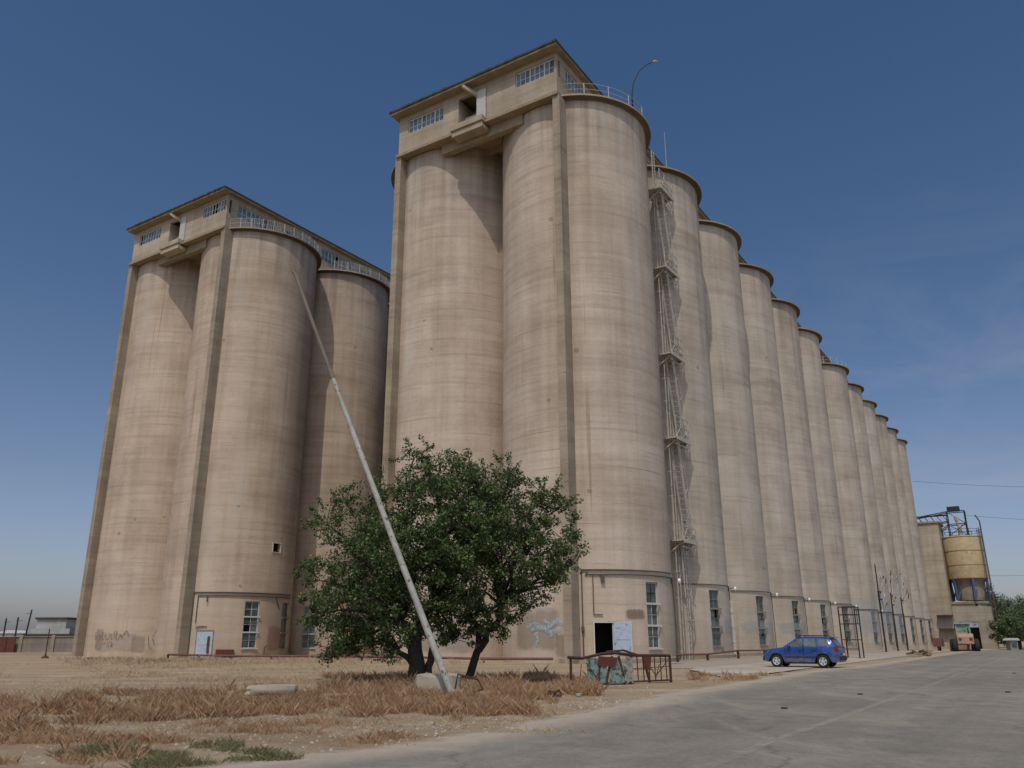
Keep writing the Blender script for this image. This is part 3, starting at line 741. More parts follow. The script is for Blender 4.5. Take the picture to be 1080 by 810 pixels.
# ================================================================== rusty enclosure before the doorway
A_ = Vector((2.05, 30.6, 0)); B_ = Vector((6.0, 33.0, 0)); dv = (B_-A_).normalized(); ang = atan2(dv.y, dv.x); LL = (B_-A_).length
t = thing('rusty_railing', 'rusty bent railing with faded teal sheets before the black doorway', 'railing', A_, ang)
t.scale.z = .93; rn = random.Random(4)
mb = MB()
for i in range(9):
    x = rn.uniform(.2, 4.3); mb.bar((x, rn.uniform(-.1,.1), rn.uniform(.0,.3)), (x+rn.uniform(-.8,.8), rn.uniform(-.1,.1), rn.uniform(.6,1.1)), .025)
mb.build('bent_bar', M['rust'], t)
mb = MB().tube([(-.12,0,1.02), (.5,0,.98), (1.3,-.03,1.12), (2.0,0,1.16), (2.9,.02,1.05), (LL,0,1.02)], .06, 6)
mb.tube([(1.6,.02,1.2), (2.4,.03,1.25), (3.0,.0,1.08)], .04, 6); mb.build('top_rail', M['rust'], t)
MB().tube([(-.1,0,.06), (1.0,.02,.03), (1.8,.0,.06), (LL,0,.08)], .035, 5).build('bottom_rail', M['rust'], t)
for x, lean in ((0,.02), (1.3,.15), (1.85,.35), (2.15,-.25), (2.75,.1), (3.3,-.3), (LL,0)):
    MB().bar((x-lean, 0, -.05), (x, 0, 1.03), .07).build('post', M['rust'], t)
mb = MB()
for i in range(6): x = 3.05+i*.28; mb.bar((x, .02, .08), (x+random.uniform(-.05,.05), .02, 1.0), .03)
mb.bar((2.8,.02,.55), (LL,.02,.6), .03); mb.build('bars', M['rust'], t)
mb = MB(); mb.add([(.7,-.03,.1), (1.5,-.03,.06), (1.62,-.02,.92), (.66,-.02,1.0)], [(0,1,2,3)]); mb.build('sheet', M['teal'], t)
mb = MB(); mb.add([(1.62,-.05,.04), (2.35,-.05,.05), (2.5,.0,.62), (2.0,.0,.92), (1.8,0,.7)], [(0,1,2,3,4)]); mb.build('sheet', M['teal'], t)
mb = MB(); mb.add([(1.1,-.06,.72), (1.9,-.06,.62), (2.1,-.05,.98), (1.2,-.05,1.05)], [(0,1,2,3)]); mb.build('sheet', M['brown'], t)
mb = MB(); mb.box(2.45, 2.75, -.06, -.02, .05, .98); mb.build('sheet', paint('faded_cream_sheet', (.30,.30,.26), .8, .5, 3, rust=.3), t)
mb = MB(); mb.add([(3.3,-.03,.5), (3.6,-.03,.45), (3.7,-.03,1.0), (3.3,-.03,1.0)], [(0,1,2,3)]); mb.build('sheet', M['brown'], t)

# ================================================================== car
def car():
    t = thing('parked_car', 'shiny blue sport utility car parked on the concrete apron', 'car', (0,0,0), 0)
    blue, nt, bs = newmat('car_blue')
    bs.inputs['Base Color'].default_value = (.008,.048,.25,1); bs.inputs['Roughness'].default_value = .28; bs.inputs['Metallic'].default_value = .15
    bs.inputs['Coat Weight'].default_value = .6; bs.inputs['Coat Roughness'].default_value = .08
    tc = N(nt, 'ShaderNodeTexCoord').outputs['Object']
    nt.links.new(ramp(nt, noise_n(nt, tc, 3, 5), [(.3, .2), (.7, .45)]), bs.inputs['Roughness'])
    sz = N(nt, 'ShaderNodeSeparateXYZ'); nt.links.new(tc, sz.inputs[0])
    dst = math_n(nt, 'MULTIPLY', maprange(nt, sz.outputs[2], 1.0, .25), ramp(nt, noise_n(nt, tc, 4, 6), [(.35, .1), (.7, .7)]))
    nt.links.new(mix(nt, dst, (.008,.042,.20), (.22,.19,.15)), bs.inputs['Base Color'])
    cglass = glass('car_glass', (.045,.056,.05), .05)
    tyre = paint('tyre_rubber', (.018,.018,.018), .85, .3); alloy = paint('alloy_wheel', (.62,.62,.62), .35, .1, metal=.5)
    trim = paint('black_trim', (.02,.021,.022), .6, .2)
    # x: 0 = front bumper, 4.35 = rear. side profile
    xs = [0,.06,.16,.3,.42,.5,.6,.72,.85,.98,1.1,1.2,1.28,1.4,1.6,1.8,2.0,2.2,2.5,2.8,3.0,3.06,3.14,3.24,3.36,3.5,3.64,3.76,3.86,3.94,4.05,4.18,4.28,4.35]
    def interp(tb, x):
        for (a, b), (c, e) in zip(tb, tb[1:]):
            if x <= c: u_ = (x-a)/(c-a); return b+(e-b)*u_
        return tb[-1][1]
    hood = [(0,.62),(.06,.82),(.16,.90),(.5,.99),(.98,1.05),(1.28,1.10),(2.0,1.10),(4.1,1.12),(4.25,1.08),(4.35,.95)]     # shoulder height
    halfw = [(0,.60),(.06,.70),(.16,.80),(.42,.88),(1,.905),(3.4,.905),(4.05,.87),(4.28,.80),(4.35,.72)]
    def archz(x):
        z = .30
        for cx in (.82, 3.45):
            if abs(x-cx) < .43: z = max(z, .34+sqrt(max(0, .43**2-(x-cx)**2))*.97)
        if x < .2: z = .34
        return z
    mb = MB(); rings = []
    for x in xs:
        hw_ = interp(halfw, x); zs_ = interp(hood, x); b = archz(x); zm = max(b+.04, .66)
        sec = [(hw_*.97, b), (hw_, min(zm, zs_-.12)), (hw_*.985, (zm+zs_)/2), (hw_*.94, zs_), (hw_*.6, zs_+.03 if x < 1.3 else zs_+.01), (0, zs_+.045 if x < 1.3 else zs_+.01)]
        rings.append([(x, -y, z) for y, z in sec] + [(x, y, z) for y, z in reversed(sec[:-1])])
    n = len(rings[0]); vs = [p for r in rings for p in r]
    fs = [(i*n+k, (i+1)*n+k, (i+1)*n+k+1, i*n+k+1) for i in range(len(xs)-1) for k in range(n-1)]
    fs += [tuple(range(n-1, -1, -1)), tuple(range((len(xs)-1)*n, len(xs)*n))]
    body = mb.add(vs, fs).build('body', blue, t, smooth=38)
    mb = MB(); mb.box(.15, 4.25, -.78, .78, .26, .9)
    for a, b in ((.3, .38), (1.3, 2.98), (3.9, 4.2)): pass
    mb = MB(); mb.box(1.3, 2.98, -.86, .86, .22, .34); mb.box(1.25, 3.02, -.6, .6, .2, 1.0); mb.box(.2, 4.2, -.5, .5, .3, .95); mb.build('underbody', trim, t)
    # cabin
    cab = [(1.22,1.09),(1.5,1.30),(1.98,1.60),(2.2,1.655),(2.8,1.675),(3.5,1.65),(3.9,1.58),(4.12,1.33),(4.25,1.09)]
    xs2 = [1.22,1.36,1.5,1.74,1.98,2.08,2.2,2.5,2.8,3.15,3.5,3.72,3.9,4.02,4.12,4.25]
    rings = []
    for x in xs2:
        zt = interp(cab, x); w0 = .85*(1 if x < 3.8 else 1-.1*(x-3.8)/.45)
        f = (zt-1.09)/.58; w1 = w0-.20*f
        rings.append([(x,-w0,1.07), (x,-(w0+(w1-w0)*.9),1.07+(zt-1.07)*.88), (x,-w1*.88,zt-.01), (x,0,zt+.025*min(1,f*2)), (x,w1*.88,zt-.01), (x,(w0+(w1-w0)*.9),1.07+(zt-1.07)*.88), (x,w0,1.07)])
    vs = [p for r in rings for p in r]; n = 7
    fs = [(i*n+k, (i+1)*n+k, (i+1)*n+k+1, i*n+k+1) for i in range(len(xs2)-1) for k in range(n-1)]
    MB().add(vs, fs).build('cabin', blue, t, smooth=45)
    def side(x, z, s_, off=.012):
        zt = interp(cab, x); w0 = .85*(1 if x < 3.8 else 1-.1*(x-3.8)/.45); f = (zt-1.09)/.58; w1 = w0-.20*f
        ft = (z-1.07)/max(.02, (zt-1.07)*.88); return (x, s_*(w0+(w1-w0)*.9*ft+off), z)
    for s_ in (-1, 1):
        for nm, pl in (('window', [(1.52,1.13),(2.02,1.53),(2.36,1.56),(2.36,1.13)]), ('window', [(2.44,1.13),(2.44,1.565),(3.05,1.57),(3.12,1.13)]), ('window', [(3.22,1.14),(3.2,1.56),(3.62,1.53),(3.92,1.2)])):
            MB().add([side(x, z, s_) for x, z in pl], [(0,1,2,3)]).build(nm, cglass, t)
        MB().box(2.365, 2.435, *sorted((s_*.845, s_*.86)), 1.1, 1.2).build('pillar_trim', trim, t)
        mb = MB(); zr = 1.69
        mb.tube([(2.1, s_*.56, zr-.04), (2.25, s_*.56, zr+.04), (3.5, s_*.56, zr+.045), (3.7, s_*.56, zr-.04)], .022, 6); mb.build('roof_rail', trim, t)
        mb = MB(); mb.lathe([(.01,-.09),(.07,-.07),(.09,0),(.07,.07),(.01,.09)], 10, c=(1.62, s_*.99, 1.17)); mb.build('mirror', blue, t, smooth=True)
        # doors as thin seams + handles
        for x0, x1 in ((1.36, 2.38), (2.42, 3.18)):
            d_ = MB()
            for xx in (x0, x1): d_.box(xx-.008, xx+.008, *sorted((s_*.893, s_*.911)), .42, 1.06)
            d_.box(x0+.02, x1-.02, *sorted((s_*.905, s_*.917)), .55, .60)
            dd = d_.build('door', paint('door_seam', (.004,.008,.05), .5, .1) if False else trim, t)
            MB().box(x1-.24, x1-.08, *sorted((s_*.905, s_*.935)), .93, .965).build('handle', blue, dd)
        # lights
        MB().add([(.10, s_*.52, .76), (.10, s_*.52, .88), (.42, s_*.895, .93), (.34, s_*.885, .78)], [(0,1,2,3)]).build('headlight', paint('headlamp', (.6,.62,.62), .2, .1), t)
        tl = MB().box(4.12, 4.31, *sorted((s_*.70, s_*.855)), .90, 1.14); tl.build('tail_light', paint('tail_red', (.22,.015,.018), .35, .2), t, bevel=.02)
    MB().add([(1.27,-.74,1.12), (1.27,.74,1.12), (1.97,.60,1.575), (1.97,-.60,1.575)], [(0,1,2,3)]).build('windscreen', cglass, t)
    MB().add([(4.24,-.68,1.16), (4.24,.68,1.16), (3.96,.6,1.56), (3.96,-.6,1.56)], [(0,1,2,3)]).build('rear_window', cglass, t)
    MB().box(3.86, 4.08, -.52, .52, 1.60, 1.64).build('spoiler', blue, t, bevel=.01)
    MB().box(4.3, 4.42, -.74, .74, .40, .62).build('rear_bumper', trim, t, bevel=.03)
    MB().box(-.05, .08, -.66, .66, .36, .60).build('front_bumper', trim, t, bevel=.03)
    MB().box(-.02, .07, -.3, .3, .68, .82).build('grille', trim, t)
    MB().box(4.425, 4.435, -.25, .25, .66, .78).build('number_plate', M['whitec'], t)
    for cx in (.82, 3.45):
        for s_ in (-1, 1):
            w = MB(); prof = [(.20,-.10),(.30,-.11),(.345,-.07),(.35,0),(.345,.07),(.30,.11),(.20,.10)]
            w.lathe(prof, 28); w.v = [(cx+x, s_*.80+z, .35+y) for x, y, z in w.v]
            wo = w.build('wheel', tyre, t, smooth=40)
            r = MB(); o_ = s_*.895
            r.lathe([(.175,-.0),(.215,.012),(.215,-.03)], 28); r.v = [(cx+x, o_+s_*z, .35+y) for x, y, z in r.v]
            for k in range(5):
                a_ = 2*pi*k/5+.3; c1, s1 = cos(a_), sin(a_); wd = .05
                v_ = [(cx+c1*.03-s1*wd, o_, .35+s1*.03+c1*wd), (cx+c1*.03+s1*wd, o_, .35+s1*.03-c1*wd), (cx+c1*.195+s1*wd*.8, o_, .35+s1*.195-c1*wd*.8), (cx+c1*.195-s1*wd*.8, o_, .35+s1*.195+c1*wd*.8)]
                r.add(v_, [(0,1,2,3)])
            r.tube([(cx, o_-.02*s_, .35), (cx, o_+.015*s_, .35)], .05, 12)
            r.build('rim', alloy, wo)
            MB().tube([(cx, o_-.06*s_, .35), (cx, o_-.05*s_, .35)], .2, 20).build('brake_disc', trim, wo)
    return t
cr = car()
ca = R_(34)
# front wheel near side sits at this point
fw = Vector((14.75, 48.1, 0)); dr = Vector((cos(ca), -sin(ca), 0)); 
cr.location = fw - dr*.82 + Vector((sin(ca), cos(ca), 0))*.80; cr.rotation_euler.z = -ca; cr.location.z = .012; cr.scale = (.955, .955, .97)

# ================================================================== lattice cage, utility poles
t = thing('lattice_frame', 'black steel lattice frame standing against the silo behind the car tail', 'steel frame', onground(15.4, -15.4), TH)
mb = MB()
for x, y in ((-.8,-.6), (.8,-.6), (-.8,.6), (.8,.6)): MB().bar((x, y, 0), (x, y, 3.9), .09).build('post', M['blackmetal'], t)
for z in (1.4, 2.6, 3.3, 3.9):
    for y in (-.6, .6): mb.bar((-.8, y, z), (.8, y, z), .06)
    for x in (-.8, .8): mb.bar((x, -.6, z), (x, .6, z), .06)
mb.bar((0, -.6, 2.6), (0, -.6, 3.9), .05)
mb.build('cross_bar', M['blackmetal'], t)
def upole(lx, ly, h, label, arms, lean=0):
    t = thing('utility_pole', label, 'pole', onground(lx, ly), TH, 'blackened utility poles before the far silos')
    MB().tube([(0,0,-.1), (lean*.5,0,h*.5), (lean,0,h)], [.10,.09,.06], 7).build('shaft', M['blackmetal'], t)
    for (z, w, a_) in arms:
        mb = MB().bar((lean*z/h-w/2, -.1, z), (lean*z/h+w/2, -.1, z+a_), .12); 
        mb.build('cross_arm', M['blackmetal'], t)
    return t
U1 = upole(44.6, -13.0, 9.4, 'tallest blackened utility pole with stepped ladder frame beside it', [(6.4, 2.0, 0), (5.6, 2.2, 0)], 0)
mb = MB().bar((1.1, .2, 0), (.9, .2, 6.4), .1); 
for i in range(9): mb.bar((.05, .1, 1.2+i*.6), (1.0, .2, 1.2+i*.6), .06)
mb.build('ladder', M['blackmetal'], U1)
U2 = upole(51.2, -13.2, 6.6, 'middle utility pole with bent black arms over the blue painted patch', [(6.2, 1.2, .1), (5.2, 1.4, .0)])
U3 = upole(58.5, -13.2, 6.4, 'rightmost utility pole with forked arms over the blue painted patch', [(6.0, 1.6, .0)])
rnd = random.Random(5); palem = paint('pale_blue_metal', (.33,.38,.40), .6, .3)
for U_, base in ((U1, (1.2, 6.6)), (U2, (1.2, 7.0)), (U3, (1.8, 7.4))):
    for i in range(9):
        x = base[0]+rnd.uniform(-.9, 4.2); z = base[1]+rnd.uniform(-1.6, 1.9); a_ = rnd.uniform(.2, 1.1)
        MB().tube([(0, -.1, 5.9), (x*.5, -.12, z-.5), (x, -.1, z)], .018, 4).tube([(x, -.1, z), (x+.5*cos(a_), -.1, z+.5*sin(a_)), (x+1.1*cos(a_), -.1, z+.9*sin(a_))], [.06, .05, .02], 5).build('arm', M['blackmetal'] if i % 2 else palem, U_)

# ================================================================== timber pile
t = thing('timber_pile', 'pile of weathered planks and blocks at the edge of the apron', 'timber pile', onground(19.5+6, -19.0), TH)
rnd = random.Random(11); wood = paint('weathered_wood', (.30,.23,.15), .9, .6, 3)
for i in range(14):
    x, y, z = rnd.uniform(-1.6, 1.6), rnd.uniform(-.7, .7), .12+.09*(i//3); a_ = rnd.uniform(-.5, .5)
    MB().obox(Matrix.Translation((x, y, z)) @ Matrix.Rotation(a_, 4, 'Z') @ Matrix.Rotation(rnd.uniform(-.12,.12), 4, 'Y'), rnd.uniform(.6, 1.3), .09, .05).build('plank', wood, t)

# ================================================================== wheel loader
def loader():
    t = thing('wheel_loader', 'faded orange wheel loader with greenish cab parked before the concrete portal', 'wheel loader', (52.4, 99.5, -.12), 0)
    og = paint('loader_orange', (.40,.25,.18), .7, .6, 2, rust=.15); rb = paint('loader_tyre', (.03,.028,.026), .9, .3)
    gr = paint('cab_green', (.22,.32,.25), .6, .3, 2)
    MB().prism([(-.8,.9),(-.8,1.75),(-.3,2.0),(2.0,2.05),(2.2,1.7),(2.2,.9)], -.85, .85).build('engine_cover', og, t, bevel=.08)
    MB().prism([(-2.4,.8),(-2.4,1.3),(-.8,1.5),(-.8,.8)], -.6, .6).build('front_frame', og, t, bevel=.05)
    cb = MB(); 
    for x, y in ((-.7,-.7),(.7,-.7),(.7,.7),(-.7,.7)): cb.box(x-.06, x+.06, y-.06, y+.06, 2.0, 3.1)
    cb.box(-.64, .64, -.76, .76, 2.0, 2.3); c_ = cb.build('cab', gr, t)
    MB().box(-.9, .9, -.9, .9, 3.1, 3.25).build('cab_roof', gr, t, bevel=.04)
    MB().box(-.68, .68, -.68, .68, 2.3, 3.09).build('window', glass('cab_glass', (.08,.12,.09), .15), c_)
    for x in (-1.8, 1.5):
        for s_ in (-1, 1):
            w = MB().lathe([(.3,-.26),(.6,-.27),(.74,-.16),(.76,0),(.74,.16),(.6,.27),(.3,.26)], 20); w.v = [(x+a, s_*1.1+c, .74+b) for a, b, c in w.v]
            wo = w.build('wheel', rb, t, smooth=40)
            MB().tube([(x, s_*1.1-.2*s_, .74), (x, s_*1.1+.12*s_, .74)], .32, 12).build('hub', og, wo)
    MB().prism([(-2.3,1.2),(-2.3,1.5),(-3.4,.8),(-3.4,.55)], -.75, -.5).prism([(-2.3,1.2),(-2.3,1.5),(-3.4,.8),(-3.4,.55)], .5, .75).build('lift_arm', og, t)
    MB().prism([(-3.4,.1),(-3.4,1.2),(-3.25,1.25),(-3.2,.25),(-4.3,.12),(-4.35,.05)], -1.35, 1.35).build('bucket', og, t)
    for s_ in (-.55, .55): MB().box(2.2, 2.28, s_-.14, s_+.14, 1.35, 1.6).build('tail_light', M['brown'], t)
    MB().tube([(1.4,.45,2.0), (1.4,.45,2.7)], .07, 8).build('exhaust', M['blackmetal'], t)
    return t
ld = loader(); ld.rotation_euler.z = atan2(-.87, -.45)+R_(4)     # rear towards the road
t = thing('steel_bin', 'dark red steel bin on legs beside the left of the wheel loader', 'steel bin', onground(60, -16.5), TH)
MB().box(-1.2, 1.2, -.5, .5, .5, 1.5).build('box_body', M['redpipe'], t, bevel=.05)
for x in (-1, 1): MB().bar((x, 0, -.05), (x, 0, .5), .2).build('leg', M['rust'], t)

# ================================================================== loading structure at the far end
G = -1.0
hh = thing('service_tower', 'plain grey concrete tower at the far end of the silo row', 'tower', W(157, -5, G-.5), TH)
MB().box(-1, 8, -4.2, 12, 0, 28.2).build('wall', M['conc'], hh)
MB().box(-1.3, 8.3, -4.5, 12.3, 28.203, 28.6).build('roof', M['rim'], hh)
for z in (7.4, 4.5): MB().box(-2.4, -1.003, -4.4, -1.2, z, z+.35).build('canopy', M['roofm'], hh)
pt = thing('loading_portal', 'concrete drive-through portal carrying the tan steel hopper', 'portal', W(158.5, -9.0, G-.6), TH)
zt = 10.2
mb = MB(); x0, x1 = 0, 5.2
mb.box(x0, x1, -1.2, -.1, 0, zt); mb.box(x0, x1, -7.0, -4.9, 0, zt-.5); mb.box(x0+.01, x1-.01, -4.9, -1.2, 6.3, zt-.02)
mb.prism([(x0+.02, 0), (x0+.02, zt-.6), (x1-.02, zt-.6), (x1-.02, 0)], -7.9, -7.01)
mb.build('wall', M['greyconc'], pt)
MB().box(-.25, x1+.25, -7.6, .1, zt, zt+.5).build('roof_slab', M['rim'], pt)
MB().box(4.6, 4.7, -4.9, -1.2, 0, 5.2).build('back_wall', M['roofm'], pt)
tan = paint('tan_tank', (.46,.36,.21), .7, .5, .8, rust=.03)
tk = thing('hopper_tank', 'round tan steel hopper on blue legs above the portal', 'tank', W(161.5, -13.1, G-.1+zt), TH)
R2 = 4.1
MB().lathe([(.1,5.0),(R2-.02,5.0),(R2,5.1),(R2,14.4),(R2-.1,14.6),(.1,14.9)], 40).build('shell', tan, tk, smooth=30)
mb = MB()
for z in (5.1, 8.0, 11.2, 14.3): mb.lathe([(R2+.003,z),(R2+.07,z),(R2+.07,z+.12),(R2+.003,z+.12)], 40)
mb.build('hoop', paint('tan_hoop', (.33,.24,.13), .7, .5), tk)
mb = MB().lathe([(R2-.35,5.0),(3.3,4.2),(3.0,2.4),(3.05,2.3),(2.7,.3),(.1,.2)], 30); mb.build('cone', paint('hopper_cone', (.26,.215,.16), .8, .7, 1), tk, smooth=40)
bl = paint('blue_legs', (.07,.11,.20), .7, .5, 2)
for k in range(6):
    a_ = 2*pi*k/6+.3; MB().bar((3.7*cos(a_), 3.7*sin(a_), .3), (3.9*cos(a_), 3.9*sin(a_), 5.0), .45).bar((3.7*cos(a_), 3.7*sin(a_), .3), (2.6*cos(a_+.5), 2.6*sin(a_+.5), 4.2), .2).build('leg', bl, tk)
# platform, ladder, conveyor bridge
mb = MB(); zc = 14.9
for k in range(12):
    a_ = 2*pi*k/12; mb.bar((4.0*cos(a_), 4.0*sin(a_), zc-.4), (4.0*cos(a_), 4.0*sin(a_), zc+1.2), .09)
for z in (zc+.6, zc+1.2): mb.tube([(4.0*cos(2*pi*k/20), 4.0*sin(2*pi*k/20), z) for k in range(21)], .05, 5)
mb.build('guard_rail', M['blackmetal'], tk)
mb = MB()
for x, y in ((-1.5,-1.5),(1.5,-1.5),(1.5,2.2),(-1.5,2.2)): mb.bar((x, y, zc-.2), (x, y, zc+5.6), .2)
for z in (zc+2.6, zc+5.6):
    for a_, b_ in (((-1.5,-1.5),(1.5,-1.5)), ((1.5,-1.5),(1.5,2.2)), ((1.5,2.2),(-1.5,2.2)), ((-1.5,2.2),(-1.5,-1.5))): mb.bar((*a_, z), (*b_, z), .18)
mb.bar((-1.5,-1.5,zc), (-1.5,2.2,zc+2.6), .13); mb.bar((-1.5,2.2,zc), (-1.5,-1.5,zc+2.6), .13); mb.bar((-1.5,-1.5,zc+2.6), (-1.5,2.2,zc+5.6), .13)
mb.build('steel_frame', M['blackmetal'], tk)
MB().tube([(0,0,zc), (0,0,zc+2.2), (0,.6,zc+4.4)], [.5,.45,.35], 10).build('filling_spout', M['downpipe'], tk)
MB().box(-.8,.8,-.6,2.0,zc+5.7,zc+6.8).build('drive_box', M['blackmetal'], tk, bevel=.1)
mb = MB()
for x in (-.3, .3): mb.bar((x-2.2, -4.0, -9.5), (x-2.2, -3.9, zc+1.5), .1)
for i in range(44): mb.bar((-2.5, -4, -9+i*.56), (-1.9, -4, -9+i*.56), .06)
mb.tube([(-1.0, -4.5, -9), (-1.0, -4.3, zc+3), (-1.0, -3.6, zc+4.4)], .16, 7)
mb.build('ladder', M['conduit'], tk)
mb = MB(); ya, yb_ = 2.2, 9.6
for x in (-1.2, 1.2):
    for z in (3.4, 5.6): mb.bar((x, ya, zc+z), (x, yb_, zc+z-1.0), .2)
    for i in range(6):
        y0_ = ya+(yb_-ya)*i/6; y1_ = ya+(yb_-ya)*(i+1)/6; mb.bar((x, y0_, zc+3.4-i/6), (x, y1_, zc+5.6-(i+1)/6), .12)
    mb.bar((x, 2.2, zc+2.6), (x, yb_, zc-3.2), .2); mb.bar((x, yb_-2.5, zc-2.2), (x, yb_, zc-2.2), .2); mb.bar((x, 5.2, zc+3.0), (x, yb_, zc-1.4), .12)
mb.box(-1.0, 1.0, ya, yb_, zc+4.9, zc+5.0)
mb.build('conveyor_bridge', M['rust'], tk)

# ================================================================== wires
def wire(label, a, b, sag):
    a = Vector(a); b = Vector(b); n = 24
    pts = [a.lerp(b, i/n)+Vector((0, 0, -sag*4*(i/n)*(1-i/n)))-a for i in range(n+1)]
    o = MB().tube(pts, .035, 4).build('power_line', M['blackmetal'], loc=a); tag(o, label, 'power line')
wire('highest power line crossing the sky right of the silos', (94.0, 190, 36.5), (145, 187, 34.6), .8)
wire('second power line from the hopper frame to the right edge', (105.5, 191, 28.6), (150, 190, 26.4), .5)
wire('lowest thin power line in front of the far trees', (108.5, 193, 15.0), (150, 191, 19.5), 1.4)

# ================================================================== left background
bw = thing('boundary_wall', 'low grey block wall with piers beyond the field on the left', 'wall', (-57, 110, 0), R_(183))
wm = concrete('wall_blocks', (.17,.15,.13), (.27,.24,.21))
MB().box(-14, 60, -.1, .1, -.3, 2.0).build('wall', wm, bw)
for i in range(19): MB().box(-14+i*4-.2, -14+i*4+.2, -.25, .25, -.3, 2.25).build('pier', M['pil'], bw)
MB().box(-14, 60, -.22, .22, 2.003, 2.07).build('coping', M['greyconc'], bw)
gd = thing('yard_gate', 'dark red sheet gate in the wall at the left edge of the picture', 'gate', (-65.6, 109.0, 0), R_(183))
MB().box(-2.2, 2.2, .0, .12, .1, 1.95).build('gate_leaf', M['brown'], gd)
for x in (-1.1, 0, 1.1): MB().box(x-.04, x+.04, .125, .18, .1, 1.95).build('gate_rib', M['rust'], gd)
struct(MB().box(-30, 55, -1.2, 3.2, -.1, .14).build('pavement', M['slab'], loc=(-64, 104, 0), rotz=R_(2)))
ib = thing('industrial_building', 'low pale building with two dark roof bands beyond the left wall', 'building', (-109, 200, 0))
MB().box(-5.2, 5.0, 0, 9, -1, 4.2).box(-3.6, 3.4, 1, 8, 4.2, 6.3).build('wall', concrete('pale_wall', (.30,.31,.30), (.42,.43,.41)), ib)
MB().box(-5.8, 7.2, -.6, 9.5, 2.4, 3.0).build('lower_roof', M['roofm'], ib)
MB().box(-3.9, 3.7, .6, 8.4, 6.3, 6.75).build('upper_roof', M['roofm'], ib)
for x in (-4.0, .2): MB().box(x-.06, x+.06, -.1, -.02, -.5, 2.39).build('downpipe', M['blackmetal'], ib)
sh = thing('shed', 'small whitish shed roof behind the left boundary wall', 'shed', (-136, 230, 0))
MB().box(-5, 5, 0, 6, -1, 3.4).build('wall', concrete('shed_wall', (.34,.36,.36), (.45,.46,.46)), sh); MB().prism([(-5.4,3.4),(0,4.2),(5.4,3.4)], -.4, 6.4).build('roof', M['whitec'], sh)
for i, (x, y, h, lb) in enumerate(((-86.5, 145, 5.2, 'leftmost thin steel pole behind the left wall'), (-84.5, 145, 5.4, 'middle thin steel pole behind the left wall'), (-83.0, 145, 6.6, 'tallest thin pole behind the left wall, third from the left edge'))):
    t = thing('thin_pole', lb, 'pole', (x, y, 0), 0, 'thin poles behind the left wall')
    MB().tube([(0,0,-1), (.15*(i == 2)*4, 0, h)], [.16, .12], 6).build('shaft', M['blackmetal'], t)
    MB().bar((-.3, 0, h-.6), (.8, 0, h-.6), .07).build('bracket', M['blackmetal'], t)
t = thing('marker_post', 'dark slender post with heavy foot in the field left of the silos', 'post', (-43.5, 80, 0))
MB().tube([(0,0,0), (0,0,2.6)], .05, 6).build('shaft', M['rust'], t)
MB().lathe([(.35,0),(.3,.12),(.1,.22),(.05,.5)], 10).build('foot', M['rust'], t)
t = thing('guard_booth', 'small white kiosk beside the road under the far right trees', 'kiosk', (66.9, 115, -.6))
MB().box(-.5, .5, -.5, .5, 0, 1.7).build('wall', M['greyframe'], t); MB().prism([(-.8,1.7),(-.5,2.0),(.5,2.0),(.8,1.7)], -.7, .7).build('roof', M['white'], t)
MB().box(-.35, .35, -.54, -.503, .8, 1.4).build('window', M['glass'], t)

# ================================================================== ground
def gmat():
    m, nt, bs = newmat('dry_soil')
    tc = N(nt, 'ShaderNodeNewGeometry').outputs['Position']
    big = noise_n(nt, tc, .06, 6, .6); mid = noise_n(nt, tc, .5, 8, .65, .4); fine = noise_n(nt, tc, 5, 8, .75); grit = noise_n(nt, tc, 22, 4, .8)
    strip = noise_n(nt, mapping(nt, tc, (.06, .55, 1)), 1, 6, .65, .5)
    c = ramp(nt, mid, [(.3, (.25,.19,.125)), (.5, (.345,.27,.185)), (.7, (.44,.36,.26))])
    c = mix(nt, .55, c, ramp(nt, strip, [(.32, (.29,.205,.12)), (.5, (.39,.305,.205)), (.66, (.50,.42,.31))]))
    c = mix(nt, .35, c, ramp(nt, big, [(.35, (.7,.62,.5)), (.65, (1.2,1.2,1.2))]), 'MULTIPLY')
    c = mix(nt, .5, c, ramp(nt, fine, [(.3, (.62,.6,.56)), (.68, (1.18,1.18,1.18))]), 'MULTIPLY')
    c = mix(nt, .45, c, ramp(nt, grit, [(.34, (.6,.58,.55)), (.6, (1.1,1.1,1.1))]), 'MULTIPLY')
    nt.links.new(c, bs.inputs['Base Color']); bs.inputs['Roughness'].default_value = 1; bs.inputs['Specular IOR Level'].default_value = .05
    bump(nt, bs, math_n(nt, 'ADD', math_n(nt, 'MULTIPLY', mid, 2), math_n(nt, 'ADD', fine, math_n(nt, 'MULTIPLY', grit, .4))), .8, .09)
    return m
def ground():
    def axis(lo, hi, dense0, dense1, step, big):
        a = []; x = lo
        while x < hi: a.append(x); x += step if dense0 <= x < dense1 else big
        return a+[hi]
    ys = [-60,-20,0]+[5+i*.35 for i in range(110)]+[44+i*2 for i in range(40)]+[130,150,180,220,300,500,900,2500]
    xs = [-2500,-900,-400,-200,-120,-80,-50,-30]+[-22+i*.4 for i in range(90)]+[15+i*3 for i in range(20)]+[80,100,130,160,200,260,400,900,2500]
    vs = []
    for y in ys:
        for x in xs:
            z = ground_z(x, y)
            if 5 < y < 45 and -25 < x < 15:
                z += .06*noise.noise(Vector((x*.35, y*.35, 0)))+.03*noise.noise(Vector((x*1.3, y*1.3, 3)))
                if x > 0: z -= .02
            vs.append((x, y, z))
    n = len(xs); fs = [(j*n+i, j*n+i+1, (j+1)*n+i+1, (j+1)*n+i) for j in range(len(ys)-1) for i in range(n-1)]
    return struct(MB().add(vs, fs).build('ground', gmat(), smooth=True))
GR = ground()
